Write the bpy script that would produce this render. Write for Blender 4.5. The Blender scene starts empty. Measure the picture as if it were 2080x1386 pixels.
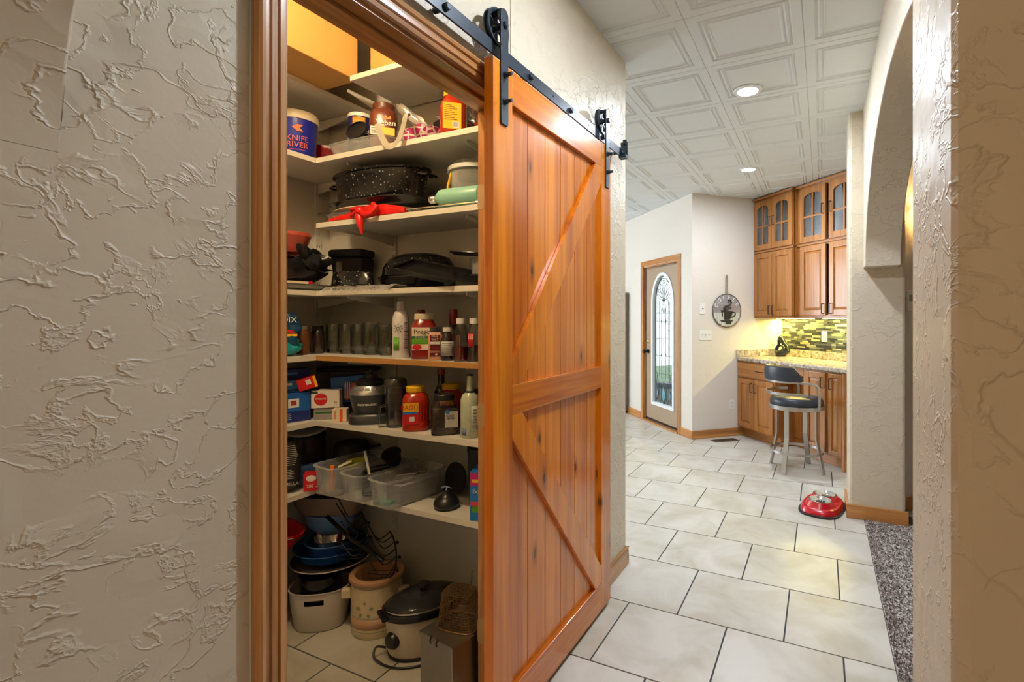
import bpy, math, random
from math import pi, sin, cos, radians as R, sqrt, atan2, hypot
from mathutils import Vector, Matrix
random.seed(7)
scene = bpy.context.scene
col = scene.collection

# ------------------------------------------------------------------ camera, world, lights, exposure
CAMZ, YAW = 1.365, 0.4445
cd = bpy.data.cameras.new('camera'); cam = bpy.data.objects.new('camera', cd); col.objects.link(cam)
cam.location = (0, 0, CAMZ); cam.rotation_euler = (pi/2, 0, YAW)
cd.sensor_width = 36; cd.lens = 1026.9/2080*36
cd.shift_x = (1040-1180)/2080; cd.shift_y = -(693-647.6)/2080
cd.clip_start = .05; cd.clip_end = 100
scene.camera = cam
vs = scene.view_settings
vs.view_transform = 'Standard'; vs.look = 'None'; vs.gamma = 1; vs.use_curve_mapping = False
vs.exposure = 0.36
cy = scene.cycles
cy.max_bounces = 7; cy.diffuse_bounces = 3; cy.glossy_bounces = 3; cy.transmission_bounces = 4; cy.transparent_max_bounces = 8
cy.caustics_reflective = False; cy.caustics_refractive = False
w = bpy.data.worlds.new('world'); scene.world = w; w.use_nodes = True
wn = w.node_tree; wn.nodes.clear()
wo = wn.nodes.new('ShaderNodeOutputWorld'); wb = wn.nodes.new('ShaderNodeBackground')
sk = wn.nodes.new('ShaderNodeTexSky'); sk.sky_type = 'PREETHAM'; sk.turbidity = 4
sk.sun_direction = (-.5, .3, .8)
mxw = wn.nodes.new('ShaderNodeMixRGB'); mxw.inputs[0].default_value = .75; mxw.inputs[2].default_value = (.92, .95, 1, 1)
wn.links.new(sk.outputs[0], mxw.inputs[1]); wn.links.new(mxw.outputs[0], wb.inputs[0])
wb.inputs[1].default_value = 4.5
wn.links.new(wb.outputs[0], wo.inputs[0])

def area(name, loc, rot, size, power, color=(1, 1, 1), shape='RECTANGLE', sy=None, spread=None):
    l = bpy.data.lights.new(name, 'AREA'); l.shape = shape; l.size = size
    if sy: l.size_y = sy
    if spread: l.spread = spread
    l.energy = power; l.color = color
    o = bpy.data.objects.new(name, l); col.objects.link(o); o.location = loc; o.rotation_euler = rot
    return o
# rooms that open off the hall outside the picture: warm lamps behind the viewpoint, a window in the kitchen's far wall
area('room_lamps_behind_offscreen', (.0, -3.36, 1.7), (R(88), 0, 0), 1.8, 27, (1, .68, .38), sy=1.8)
area('kitchen_window_left_offscreen', (-5.97, 4.9, 1.7), (R(90), 0, R(-90)), 2.4, 130, (.86, .93, 1), sy=1.6)

# ------------------------------------------------------------------ mesh helpers
class MB:
    def __init__(s): s.v = []; s.f = []; s.m = None
    def add(s, vs, fs):
        n = len(s.v)
        s.v += [tuple(s.m @ Vector(p)) if s.m else tuple(p) for p in vs]
        s.f += [tuple(n+i for i in f) for f in fs]; return s
    def box(s, x0, x1, y0, y1, z0, z1):
        return s.add([(x0,y0,z0),(x1,y0,z0),(x1,y1,z0),(x0,y1,z0),(x0,y0,z1),(x1,y0,z1),(x1,y1,z1),(x0,y1,z1)],
                     [(0,3,2,1),(4,5,6,7),(0,1,5,4),(1,2,6,5),(2,3,7,6),(3,0,4,7)])
    def cbox(s, c, d): return s.box(c[0]-d[0]/2,c[0]+d[0]/2,c[1]-d[1]/2,c[1]+d[1]/2,c[2]-d[2]/2,c[2]+d[2]/2)
    def lathe(s, prof, seg=24, c=(0,0), sx=1, sy=1, a0=0, a1=2*pi, pw=2):
        full = abs(a1-a0-2*pi) < 1e-6; n = seg if full else seg+1; vs = []; fs = []
        for r, z in prof:
            for i in range(n):
                a = a0+(a1-a0)*i/seg; cx, cy = cos(a), sin(a)
                if pw != 2:
                    q = (abs(cx)**pw+abs(cy)**pw)**(-1/pw); cx *= q; cy *= q
                vs.append((c[0]+r*sx*cx, c[1]+r*sy*cy, z))
        for k in range(len(prof)-1):
            for i in range(seg):
                j = (i+1) % n; fs.append((k*n+i, k*n+j, (k+1)*n+j, (k+1)*n+i))
        if full:
            if prof[0][0] > 1e-6: fs.append(tuple(range(n))[::-1])
            if prof[-1][0] > 1e-6: fs.append(tuple((len(prof)-1)*n+i for i in range(n)))
        return s.add(vs, fs)
    def open_lathe(s, prof, **k):          # no caps
        t = MB(); t.lathe(prof, **k); fs = [f for f in t.f if len(f) == 4]
        return s.add(t.v, fs)
    def tube(s, pts, r, seg=6, closed=False, flat=None):
        P = [Vector(p) for p in pts]; n = len(P); vs = []; fs = []; up = None
        for i, p in enumerate(P):
            if closed: t = P[(i+1) % n]-P[i-1]
            else: t = P[min(i+1, n-1)]-P[max(i-1, 0)]
            t.normalize()
            if up is None:
                up = Vector((0,0,1)) if abs(t.z) < .9 else Vector((1,0,0))
            u = (up-t*up.dot(t)); u.normalize(); v = t.cross(u); up = u
            rr = r[i] if isinstance(r, (list, tuple)) else r
            ru, rv = (rr, rr) if flat is None else flat
            for k in range(seg):
                a = 2*pi*(k+.5)/seg; vs.append(p+u*(cos(a)*ru)+v*(sin(a)*rv))
        m = n if closed else n-1
        for i in range(m):
            for k in range(seg):
                a, b = i*seg, ((i+1) % n)*seg
                fs.append((a+k, a+(k+1) % seg, b+(k+1) % seg, b+k))
        if not closed: fs += [tuple(range(seg))[::-1], tuple((n-1)*seg+k for k in range(seg))]
        return s.add(vs, fs)
    def prism(s, poly, a, b, ax='z'):      # polygon in the plane perpendicular to ax, extruded a..b
        def P(u, v, w): return {'z': (u, v, w), 'y': (u, w, v), 'x': (w, u, v)}[ax]
        n = len(poly)
        return s.add([P(u, v, a) for u, v in poly]+[P(u, v, b) for u, v in poly],
                     [tuple(range(n)), tuple(range(n, 2*n))[::-1]]+[(i, n+i, n+(i+1) % n, (i+1) % n) for i in range(n)])
    def ball(s, c, r, seg=12, rings=8, sc=(1,1,1)):
        t = MB(); t.lathe([(r*sin(pi*k/rings), -r*cos(pi*k/rings)) for k in range(rings+1)], seg=seg)
        return s.add([(c[0]+v[0]*sc[0], c[1]+v[1]*sc[1], c[2]+v[2]*sc[2]) for v in t.v], t.f)
    def mesh(s, name, smooth=None):
        me = bpy.data.meshes.new(name); me.from_pydata(s.v, [], s.f); 
        import bmesh
        bm = bmesh.new(); bm.from_mesh(me); bmesh.ops.remove_doubles(bm, verts=bm.verts, dist=1e-6)
        bmesh.ops.recalc_face_normals(bm, faces=bm.faces); bm.to_mesh(me); bm.free()
        if smooth:
            me.shade_smooth(); me.set_sharp_from_angle(angle=R(smooth))
        return me
    def obj(s, name, mat, parent=None, smooth=None, bevel=0, loc=None, rz=0):
        me = s.mesh(name, smooth); me.materials.append(mat)
        return link(name, me, parent, bevel, loc, rz)
def link(name, me, parent=None, bevel=0, loc=None, rz=0):
    o = bpy.data.objects.new(name, me); col.objects.link(o)
    if parent: o.parent = parent
    if loc is not None: o.location = loc
    if rz: o.rotation_euler = (0, 0, rz)
    if bevel:
        b = o.modifiers.new('bevel', 'BEVEL'); b.width = bevel; b.segments = 2; b.limit_method = 'ANGLE'; b.angle_limit = R(40)
    return o
def tag(o, label, cat=None, group=None, kind=None):
    o['label'] = label
    if cat: o['category'] = cat
    if group: o['group'] = group
    if kind: o['kind'] = kind
    return o
def thing(name, label, cat, loc=(0,0,0), rz=0, group=None, kind=None, rot=None):
    o = bpy.data.objects.new(name, None); o.empty_display_size = .05; col.objects.link(o)
    o.location = loc; o.rotation_euler = rot if rot else (0, 0, rz)
    return tag(o, label, cat, group, kind)
def bx(*a): return MB().box(*a)
def arc(r, a0, a1, n, c=(0,0), z=0): return [(c[0]+r*cos(a0+(a1-a0)*i/n), c[1]+r*sin(a0+(a1-a0)*i/n), z) for i in range(n+1)]
def curve_(P, n=5):          # smooth curve through points
    P = [Vector(p) for p in P]; o = []
    for i in range(len(P)-1):
        a, b, c, d = P[max(i-1, 0)], P[i], P[i+1], P[min(i+2, len(P)-1)]
        for k in range(n):
            t = k/n; o.append(.5*((2*b)+(c-a)*t+(2*a-5*b+4*c-d)*t*t+(3*b-a-3*c+d)*t**3))
    return o+[P[-1]]
def rrect(w, d, r, n=4, cx=0, cy=0):
    P = []
    for (sx, sy, a) in ((1,1,0),(-1,1,pi/2),(-1,-1,pi),(1,-1,3*pi/2)):
        for i in range(n+1):
            t = a+pi/2*i/n; P.append((cx+sx*(w/2-r)+r*cos(t), cy+sy*(d/2-r)+r*sin(t)))
    return P

# ------------------------------------------------------------------ materials
def nt(name):
    m = bpy.data.materials.new(name); m.use_nodes = True; t = m.node_tree; t.nodes.clear()
    out = t.nodes.new('ShaderNodeOutputMaterial'); p = t.nodes.new('ShaderNodeBsdfPrincipled')
    t.links.new(p.outputs[0], out.inputs[0]); return m, t, p, out
def N(t, typ, **k):
    n = t.nodes.new('ShaderNode'+typ)
    for a, b in k.items():
        if a.startswith('i_'):
            key = a[2:]; key = int(key) if key.isdigit() else key.replace('_', ' ')
            n.inputs[key].default_value = b
        else: setattr(n, a, b)
    return n
def math_(t, op, a, b=None, clamp=False):
    n = t.nodes.new('ShaderNodeMath'); n.operation = op; n.use_clamp = clamp
    for i, x in enumerate((a, b)):
        if x is None: continue
        if isinstance(x, (int, float)): n.inputs[i].default_value = x
        else: t.links.new(x, n.inputs[i])
    return n.outputs[0]
def coords(t, scale=(1,1,1), loc=(0,0,0)):
    tc = N(t, 'TexCoord'); mp = N(t, 'Mapping'); mp.inputs['Scale'].default_value = scale; mp.inputs['Location'].default_value = loc
    t.links.new(tc.outputs['Object'], mp.inputs[0]); return mp.outputs[0]
def c4(c): return (c[0], c[1], c[2], 1)
def srgb(r, g, b): return tuple(((x/255)/12.92 if x/255 <= .04045 else ((x/255+.055)/1.055)**2.4) for x in (r, g, b))
def mixc(t, fac, a, b, mode='MIX'):
    n = N(t, 'MixRGB', blend_type=mode)
    if isinstance(fac, (int, float)): n.inputs[0].default_value = fac
    else: t.links.new(fac, n.inputs[0])
    for i, x in ((1, a), (2, b)):
        if isinstance(x, (tuple, list)): n.inputs[i].default_value = c4(x)
        else: t.links.new(x, n.inputs[i])
    return n.outputs[0]
_mc = {}
def mat(name, c, rough=.5, metal=0, var=.1, scale=14, bump=0, bscale=60, trans=0, spec=None, coat=0, emit=None, estr=0, alpha=1, ior=None):
    if name in _mc: return _mc[name]
    m, t, p, out = nt(name); v = coords(t)
    n = N(t, 'TexNoise', i_Scale=scale, i_Detail=3.0); t.links.new(v, n.inputs['Vector'])
    cc = mixc(t, n.outputs[0], tuple(x*(1-var) for x in c), tuple(min(1, x*(1+var)) for x in c))
    t.links.new(cc, p.inputs['Base Color'])
    p.inputs['Roughness'].default_value = rough; p.inputs['Metallic'].default_value = metal
    if spec is not None: p.inputs['Specular IOR Level'].default_value = spec
    if coat: p.inputs['Coat Weight'].default_value = coat; p.inputs['Coat Roughness'].default_value = .08
    if trans: p.inputs['Transmission Weight'].default_value = trans
    if ior: p.inputs['IOR'].default_value = ior
    if emit: p.inputs['Emission Color'].default_value = c4(emit); p.inputs['Emission Strength'].default_value = estr
    if bump:
        b = N(t, 'TexNoise', i_Scale=bscale, i_Detail=2.0); t.links.new(v, b.inputs['Vector'])
        bn = N(t, 'Bump', i_Strength=bump, i_Distance=.004); t.links.new(b.outputs[0], bn.inputs['Height']); t.links.new(bn.outputs[0], p.inputs['Normal'])
    _mc[name] = m; return m
def clear(name, c, dens=.25, rough=.08):      # thin clear or milky plastic and glass: see-through sheet with body colour and shine
    if name in _mc: return _mc[name]
    m, t, p, out = nt(name)
    p.inputs['Base Color'].default_value = c4(c); p.inputs['Roughness'].default_value = rough
    tr = N(t, 'BsdfTransparent'); tr.inputs[0].default_value = c4(tuple(.6+.4*x for x in c))
    v = coords(t); n = N(t, 'TexNoise', i_Scale=9.0); t.links.new(v, n.inputs['Vector'])
    lw = N(t, 'LayerWeight', i_Blend=.35)
    f = math_(t, 'ADD', math_(t, 'MULTIPLY', lw.outputs['Facing'], .45), math_(t, 'MULTIPLY', n.outputs[0], dens*2), True)
    mx = N(t, 'MixShader'); t.links.new(f, mx.inputs[0]); t.links.new(tr.outputs[0], mx.inputs[1]); t.links.new(p.outputs[0], mx.inputs[2])
    t.links.new(mx.outputs[0], out.inputs[0]); _mc[name] = m; return m
def glassy(name, c, refl=.9, rough=.03, base=.04):   # clear glass: tinted see-through with mirror-like edges
    if name in _mc: return _mc[name]
    m, t, p, out = nt(name); t.nodes.remove(p)
    tr = N(t, 'BsdfTransparent'); tr.inputs[0].default_value = c4(c); g = N(t, 'BsdfGlossy'); g.inputs['Roughness'].default_value = rough; g.inputs[0].default_value = (refl, refl, refl, 1)
    lw = N(t, 'LayerWeight', i_Blend=.30); v = coords(t); n = N(t, 'TexNoise', i_Scale=12.0); t.links.new(v, n.inputs['Vector'])
    f = math_(t, 'ADD', math_(t, 'MULTIPLY', lw.outputs['Fresnel'], .8), math_(t, 'MULTIPLY', n.outputs[0], base*2), True)
    mx = N(t, 'MixShader'); t.links.new(f, mx.inputs[0]); t.links.new(tr.outputs[0], mx.inputs[1]); t.links.new(g.outputs[0], mx.inputs[2])
    t.links.new(mx.outputs[0], out.inputs[0]); _mc[name] = m; return m
def plaster(name, c, k=1.0, sc=1.0):           # skip-trowel plaster: long curved ridges, plateaus with torn edges, fine grain
    m, t, p, out = nt(name); v = coords(t, (1, 1, 1.25))
    def ridge(scale, wid, seed, ms):
        n = N(t, 'TexNoise', i_Scale=scale*sc, i_Detail=5.0, i_Roughness=.52, i_Distortion=.5); n.noise_dimensions = '4D'; n.inputs['W'].default_value = seed
        t.links.new(v, n.inputs['Vector'])
        d = math_(t, 'ABSOLUTE', math_(t, 'SUBTRACT', n.outputs[0], .5))
        r = math_(t, 'SUBTRACT', 1.0, math_(t, 'DIVIDE', d, wid, True), True)
        q = N(t, 'TexNoise', i_Scale=ms*sc, i_Detail=1.0); q.noise_dimensions = '4D'; q.inputs['W'].default_value = seed+3; t.links.new(v, q.inputs['Vector'])
        mk = math_(t, 'MULTIPLY', math_(t, 'SUBTRACT', q.outputs[0], .40), 8.0, True)
        st = math_(t, 'MULTIPLY', math_(t, 'ADD', math_(t, 'MULTIPLY', math_(t, 'SUBTRACT', n.outputs[0], .5), 28.0), .5, True), .5)
        return math_(t, 'MULTIPLY', math_(t, 'ADD', r, st), mk)
    h = math_(t, 'ADD', ridge(4.6, .011, 1.0, 6.0), math_(t, 'MULTIPLY', ridge(10.0, .02, 6.0, 9.0), .7))
    g = N(t, 'TexNoise', i_Scale=55.0, i_Detail=3.0); t.links.new(v, g.inputs['Vector'])
    h = math_(t, 'ADD', h, math_(t, 'MULTIPLY', g.outputs[0], .14))
    bn = N(t, 'Bump', i_Strength=.46*k, i_Distance=.006); t.links.new(h, bn.inputs['Height']); t.links.new(bn.outputs[0], p.inputs['Normal'])
    b = N(t, 'TexNoise', i_Scale=1.3); t.links.new(v, b.inputs['Vector'])
    t.links.new(mixc(t, b.outputs[0], tuple(x*.96 for x in c), tuple(x*1.04 for x in c)), p.inputs['Base Color'])
    p.inputs['Roughness'].default_value = .42; p.inputs['Specular IOR Level'].default_value = .35
    return m
def wood(name, c1, c2, axis=2, dens=26, rough=.35, coat=0, knots=None, knotc=(.05, .015, .004), ring=1.0):
    m, t, p, out = nt(name)
    sc = [dens]*3; sc[axis] = dens*.045
    oi = N(t, 'ObjectInfo'); tc = N(t, 'TexCoord'); ad = N(t, 'VectorMath', operation='ADD'); t.links.new(tc.outputs['Object'], ad.inputs[0])
    cb = N(t, 'CombineXYZ')
    for i in range(3): t.links.new(math_(t, 'MULTIPLY', oi.outputs['Random'], 7.0+i*3), cb.inputs[i])
    t.links.new(cb.outputs[0], ad.inputs[1])
    def mp(s):
        q = N(t, 'Mapping'); q.inputs['Scale'].default_value = s; t.links.new(ad.outputs[0], q.inputs[0]); return q.outputs[0]
    n = N(t, 'TexNoise', i_Scale=1.0, i_Detail=5.0, i_Roughness=.62, i_Distortion=.5*ring); t.links.new(mp(tuple(sc)), n.inputs['Vector'])
    s2 = [dens*5]*3; s2[axis] = dens*.12
    f = N(t, 'TexNoise', i_Scale=1.0, i_Detail=2.0); t.links.new(mp(tuple(s2)), f.inputs['Vector'])
    rp = N(t, 'ValToRGB'); e = rp.color_ramp.elements
    e[0].position = .3; e[0].color = c4(c2); e[1].position = .68; e[1].color = c4(c1)
    t.links.new(math_(t, 'ADD', math_(t, 'MULTIPLY', n.outputs[0], .75), math_(t, 'MULTIPLY', f.outputs[0], .25)), rp.inputs[0])
    cc = rp.outputs[0]
    if knots:
        s3 = [knots]*3; s3[axis] = knots*.36; s3[0] = 0
        vo = N(t, 'TexVoronoi', i_Scale=1.0); vo.voronoi_dimensions = '2D'; se = N(t, 'SeparateXYZ'); cm_ = N(t, 'CombineXYZ'); t.links.new(mp(tuple(s3)), se.inputs[0]); t.links.new(se.outputs[1], cm_.inputs[0]); t.links.new(se.outputs[2], cm_.inputs[1]); t.links.new(cm_.outputs[0], vo.inputs['Vector'])
        k = math_(t, 'SUBTRACT', 1.0, math_(t, 'MULTIPLY', math_(t, 'SUBTRACT', vo.outputs['Distance'], .022), 30.0, True), True)
        k2 = math_(t, 'SUBTRACT', 1.0, math_(t, 'MULTIPLY', math_(t, 'SUBTRACT', vo.outputs['Distance'], .05), 13.0, True), True)
        sc_ = N(t, 'SeparateColor'); t.links.new(vo.outputs['Color'], sc_.inputs[0]); on_ = math_(t, 'GREATER_THAN', sc_.outputs[0], .45); k = math_(t, 'MULTIPLY', k, on_); k2 = math_(t, 'MULTIPLY', k2, on_)
        cc = mixc(t, math_(t, 'MULTIPLY', k2, .5), cc, tuple(x*.35 for x in c2)); cc = mixc(t, math_(t, 'MULTIPLY', k, .85), cc, knotc)
    t.links.new(cc, p.inputs['Base Color'])
    p.inputs['Roughness'].default_value = rough
    if coat: p.inputs['Coat Weight'].default_value = coat; p.inputs['Coat Roughness'].default_value = .12
    bn = N(t, 'Bump', i_Strength=.12, i_Distance=.002); t.links.new(f.outputs[0], bn.inputs['Height']); t.links.new(bn.outputs[0], p.inputs['Normal'])
    return m
def glow(name, c, s):
    m, t, p, out = nt(name); p.inputs['Base Color'].default_value = c4(c)
    p.inputs['Emission Color'].default_value = c4(c); p.inputs['Emission Strength'].default_value = s; return m
def text_mesh(body, size, depth=.0008, bend=None, align='CENTER'):
    cu = bpy.data.curves.new('lettering', 'FONT'); cu.body = body; cu.size = size; cu.extrude = depth/2; cu.align_x = align; cu.align_y = 'CENTER'
    o = bpy.data.objects.new('tmp', cu); col.objects.link(o)
    dg = bpy.context.evaluated_depsgraph_get(); me = bpy.data.meshes.new_from_object(o.evaluated_get(dg))
    bpy.data.objects.remove(o); bpy.data.curves.remove(cu)
    # text stands upright facing -y, x to the right
    for v in me.vertices:
        x, y, z = v.co
        if bend: rr = bend+z; v.co = (rr*sin(x/bend), -rr*cos(x/bend), y)
        else: v.co = (x, -z, y)
    return me
def text(body, size, m, parent, loc=(0,0,0), rz=0, bend=None, depth=.0012, rot=None, name='lettering'):
    me = text_mesh(body, size, depth, bend); me.materials.clear(); me.materials.append(m)
    o = link(name, me, parent, loc=loc, rz=rz)
    if rot: o.rotation_euler = rot
    return o

WALL = plaster('plaster_beige', (.665, .575, .435))
WALLF = plaster('plaster_beige_fine', (.72, .67, .60), .45, 1.6)
WHITEW = mat('pantry_paint', (.70, .66, .58), .6, var=.03)
OAK = wood('oak_trim', srgb(214, 152, 88), srgb(128, 76, 32), 2, 30, .3, .3)
OAKY = wood('oak_trim_y', srgb(208, 146, 82), srgb(126, 76, 34), 1, 30, .3, .3)
OAKX = wood('oak_trim_x', srgb(214, 150, 82), srgb(160, 98, 42), 0, 22, .3, .3)
CABV = wood('oak_cabinet', srgb(190, 128, 64), srgb(136, 80, 34), 2, 20, .32, .25, ring=2)
CABH = wood('oak_cabinet_rail', srgb(190, 128, 64), srgb(136, 80, 34), 0, 20, .32, .25)
PINE = wood('varnished_pine', srgb(240, 142, 22), srgb(158, 66, 6), 2, 12, .24, .5, knots=5.5)
PINEY = wood('varnished_pine_rail', srgb(236, 138, 24), srgb(158, 68, 8), 1, 12, .24, .5, knots=4.0)
BLACKM = mat('black_steel', (.022, .034, .052), .38, .2, .15)
STEEL = mat('brushed_steel', (.44, .43, .42), .3, 1, .05)
CHROME = mat('chrome', (.75, .75, .75), .12, 1, .02)
WHITEP = mat('white_plastic', (.78, .77, .73), .4, var=.02)
BRASS = mat('brass', (.75, .55, .25), .25, 1, .05)
BLACKP = mat('black_plastic', (.012, .012, .014), .35, var=.2)
BLACKMAT = mat('black_matte', (.010, .010, .012), .7, var=.2)
# ------------------------------------------------------------------ setting
CZ = 2.78
XW = -.985                       # hall face of the pantry wall
OY0, OY1, OZ = .672, 1.475, 2.105    # pantry doorway
# floor with single tiles
T = .4575; GY = 2.2956; GX = {0: -.6031, 1: -.372}
def floor_tile_mat():
    m, t, p, out = nt('floor_tile'); tc = N(t, 'TexCoord'); oi = N(t, 'ObjectInfo')
    ad = N(t, 'VectorMath', operation='ADD'); t.links.new(tc.outputs['Object'], ad.inputs[0]); cb = N(t, 'CombineXYZ')
    t.links.new(math_(t, 'MULTIPLY', oi.outputs['Random'], 31.0), cb.inputs[0]); t.links.new(math_(t, 'MULTIPLY', oi.outputs['Random'], 17.0), cb.inputs[1])
    t.links.new(cb.outputs[0], ad.inputs[1])
    n = N(t, 'TexNoise', i_Scale=3.2, i_Detail=6.0, i_Roughness=.6, i_Distortion=.6); t.links.new(ad.outputs[0], n.inputs['Vector'])
    rp = N(t, 'ValToRGB'); e = rp.color_ramp.elements
    e[0].position = .3; e[0].color = c4(srgb(184, 176, 158)); e[1].position = .62; e[1].color = c4(srgb(212, 208, 198))
    t.links.new(n.outputs[0], rp.inputs[0]); t.links.new(rp.outputs[0], p.inputs['Base Color'])
    p.inputs['Roughness'].default_value = .3; p.inputs['Specular IOR Level'].default_value = .5
    n2 = N(t, 'TexNoise', i_Scale=14.0, i_Detail=3.0); t.links.new(ad.outputs[0], n2.inputs['Vector'])
    bn = N(t, 'Bump', i_Strength=.10, i_Distance=.004); t.links.new(n2.outputs[0], bn.inputs['Height']); t.links.new(bn.outputs[0], p.inputs['Normal'])
    return m
TILE = floor_tile_mat()
GROUT = mat('grout', (.055, .055, .06), .8)
floor = tag(bx(-6, .262, -3.4, 10.6, -.08, -.004).box(.262, 1.2, 3.93, 8.6, -.08, -.004).obj('floor', GROUT), 'beige stone-look floor tiles laid in half-offset rows with dark grout', 'floor', kind='structure')
tm = {}
def tile_mesh(w, d):
    k = (round(w, 3), round(d, 3))
    if k not in tm:
        g = .0035; tm[k] = bx(g, w-g, g, d-g, -.012, 0).mesh('tile'); tm[k].materials.append(TILE)
    return tm[k]
for r in range(-6, 13):
    y0 = GY+r*T; ph = -.829*.0  # phases from the photograph's joints
    x0 = (-.836 if r % 2 else -.603)+.0
    k = -11
    while True:
        xa = x0+k*T; k += 1
        if xa > .95: break
        xb = xa+T
        lim = .262 if y0+T*.5 < 3.95 else .95
        if xa >= lim-.01: continue
        xb = min(xb, lim)
        if xa < -5.2: continue
        yc = y0+T/2
        if yc > 7.6-0*xa or (xa > -.98 and False): continue
        if xa < -2.6 and yc < 2.5: continue          # under solid walls
        if yc < 2.6 and xb > -2.6 and (y0 < -.3): continue
        # outside the 45 degree entry wall
        if (xa+T/2+1.321)*.7071+(yc-5.697)*.7071 > .35 and (xa+T/2+1.321)*.7071-(yc-5.697)*.7071 < -.35: continue
        if (xa+T/2+1.321)*.7071+(yc-5.697)*.7071 > 1.5: continue
        link('tile', tile_mesh(xb-xa, T), floor, loc=(xa, y0, 0))
# carpet of the living room
m, t, p, out = nt('carpet_pile'); v = coords(t); n = N(t, 'TexNoise', i_Scale=95.0, i_Detail=2.0); t.links.new(v, n.inputs['Vector'])
rp = N(t, 'ValToRGB'); e = rp.color_ramp.elements; e[0].position = .38; e[0].color = c4(srgb(88, 72, 68)); e[1].position = .62; e[1].color = c4(srgb(206, 196, 188))
t.links.new(n.outputs[0], rp.inputs[0]); t.links.new(rp.outputs[0], p.inputs['Base Color']); p.inputs['Roughness'].default_value = 1
CARPET = m
cb_ = MB().box(.262, 3.8, -3.4, 3.95, -.08, .004).prism([(.56, 3.95), (3.8, 3.95), (3.8, 7.49), (.56, 4.25)], -.08, .004)
carp = tag(cb_.obj('carpet', CARPET), 'speckled grey brown shaggy carpet beyond the arch', 'carpet', kind='stuff')
pile = MB(); rnd = random.Random(3)
for i in range(9000):
    x = .266+rnd.random()**1.6*.5; y = 1.2+rnd.random()*2.7; h = .008+rnd.random()*.01; a = rnd.random()*pi; l = .004
    dx, dy = cos(a)*l, sin(a)*l; lx, ly = (rnd.random()-.5)*.014, (rnd.random()-.5)*.014
    pile.add([(x-dx, y-dy, .003), (x+dx, y+dy, .003), (x+lx, y+ly, .004+h)], [(0, 1, 2)])
tuft = pile.obj('pile_tufts', CARPET, carp); tuft['kind'] = 'stuff'
# ceiling tiles
CT = .510
CEILM = mat('ceiling_tile_white', (.70, .73, .73), .55, var=.02)
ceil = tag(bx(-6.1, 4.0, -3.5, 10.6, CZ+.014, CZ+.1).obj('ceiling', CEILM), 'white ceiling of embossed square tiles with framed panels', 'ceiling', kind='structure')
ctm = MB(); prof = [(0, .004), (.003, 0), (.048, 0), (.053, .006), (.060, .007), (.066, .001), (.072, 0), (.079, .006), (.086, .007), (.093, .001), (.10, .003)]
vs_, fs_ = [], []
for d, h in prof: vs_ += [(d, d, h), (CT-d, d, h), (CT-d, CT-d, h), (d, CT-d, h)]
for k in range(len(prof)-1):
    for i in range(4): fs_.append((k*4+i, k*4+(i+1) % 4, k*4+4+(i+1) % 4, k*4+4+i))
n_ = len(prof)*4; fs_.append((n_-4, n_-3, n_-2, n_-1)); vs_ += [(0, 0, .013), (CT, 0, .013), (CT, CT, .013), (0, CT, .013)]
for i in range(4): fs_.append((i, (i+1) % 4, n_+(i+1) % 4, n_+i))
ctm = MB().add(vs_, fs_).mesh('ceiling_tile'); ctm.materials.append(CEILM)
for i in range(-7, 2):
    for j in range(-4, 11):
        x, y = -.590+i*CT, 2.365+j*CT
        if x+CT < -.985 and y+CT < 2.6: continue
        if (x+CT/2+1.321)*.7071+(y+CT/2-5.697)*.7071 > 1.7: continue
        link('ceiling_tile', ctm, ceil, loc=(x, y, CZ))

# pantry wall (hall side) with doorway
wl = MB()
wl.box(XW-.12, XW, -3.4, OY0-.02, 0, CZ+.02).box(XW-.12, XW, OY1+.02, 2.65, 0, CZ+.02).box(XW-.12, XW, OY0-.02, OY1+.02, OZ+.02, CZ+.02)
tag(wl.obj('wall_left', WALL, bevel=.008), 'beige skip-trowel plaster wall around the pantry doorway', 'wall', kind='structure')
tag(bx(-6, XW-.121, 2.55, 2.65, 0, CZ+.02).obj('wall_kitchen_side', WALL), 'plaster wall turning the corner into the kitchen', 'wall', kind='structure')
# pantry inside
WX, NY = -2.32, 1.82
tag(bx(WX-.1, WX, -.2, NY+.1, 0, CZ+.02).obj('wall_pantry_west', WHITEW), 'off-white painted pantry wall behind the corner shelves', 'wall', kind='structure')
tag(bx(WX, XW-.121, NY, NY+.1, 0, CZ+.02).obj('wall_pantry_north', WHITEW), 'off-white painted pantry wall with slotted shelf standards', 'wall', kind='structure')
tag(bx(WX, XW-.121, -.3, -.2, 0, CZ+.02).obj('wall_pantry_south', WHITEW), 'off-white painted pantry side wall', 'wall', kind='structure')
# right wall with arch, columns
CX0, CX1, AX0, AX1 = .167, .501, .255, .455
ax = MB(); ac, aw, ah, az = 2.44, 1.335, .715, 1.708
pts = [(ac+aw*cos(pi*i/40), az+ah*sin(pi*i/40)) for i in range(41)]
# wall above the arch, outline in y,z
out_ = [(1.15, CZ+.02), (1.15, az)]+[(y, z) for y, z in reversed(pts)]+[(3.9, az), (3.9, CZ+.02)]
vv, ff = [], []
for y, z in pts: vv += [(AX0, y, z), (AX1, y, z), (AX0, y, CZ+.02), (AX1, y, CZ+.02)]
for i in range(40):
    a = i*4; b = a+4
    ff += [(a, a+1, b+1, b), (a, b, b+2, a+2), (a+1, a+3, b+3, b+1), (a+2, b+2, b+3, a+3)]
ff += [(0, 2, 3, 1), (160, 161, 163, 162)]
ax.add(vv, ff)
ax.box(AX0, AX1, 3.775, 3.93, az, CZ+.02)
tag(ax.obj('wall_right', WALL, smooth=35, bevel=.012), 'plaster wall with a wide arch opening to the living room', 'wall', kind='structure')
tag(bx(CX0, CX1, 3.925, 4.25, 0, CZ+.02).obj('wall_column_far', WALL, bevel=.02), 'square plaster column carrying the far end of the arch', 'column', kind='structure')
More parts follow.
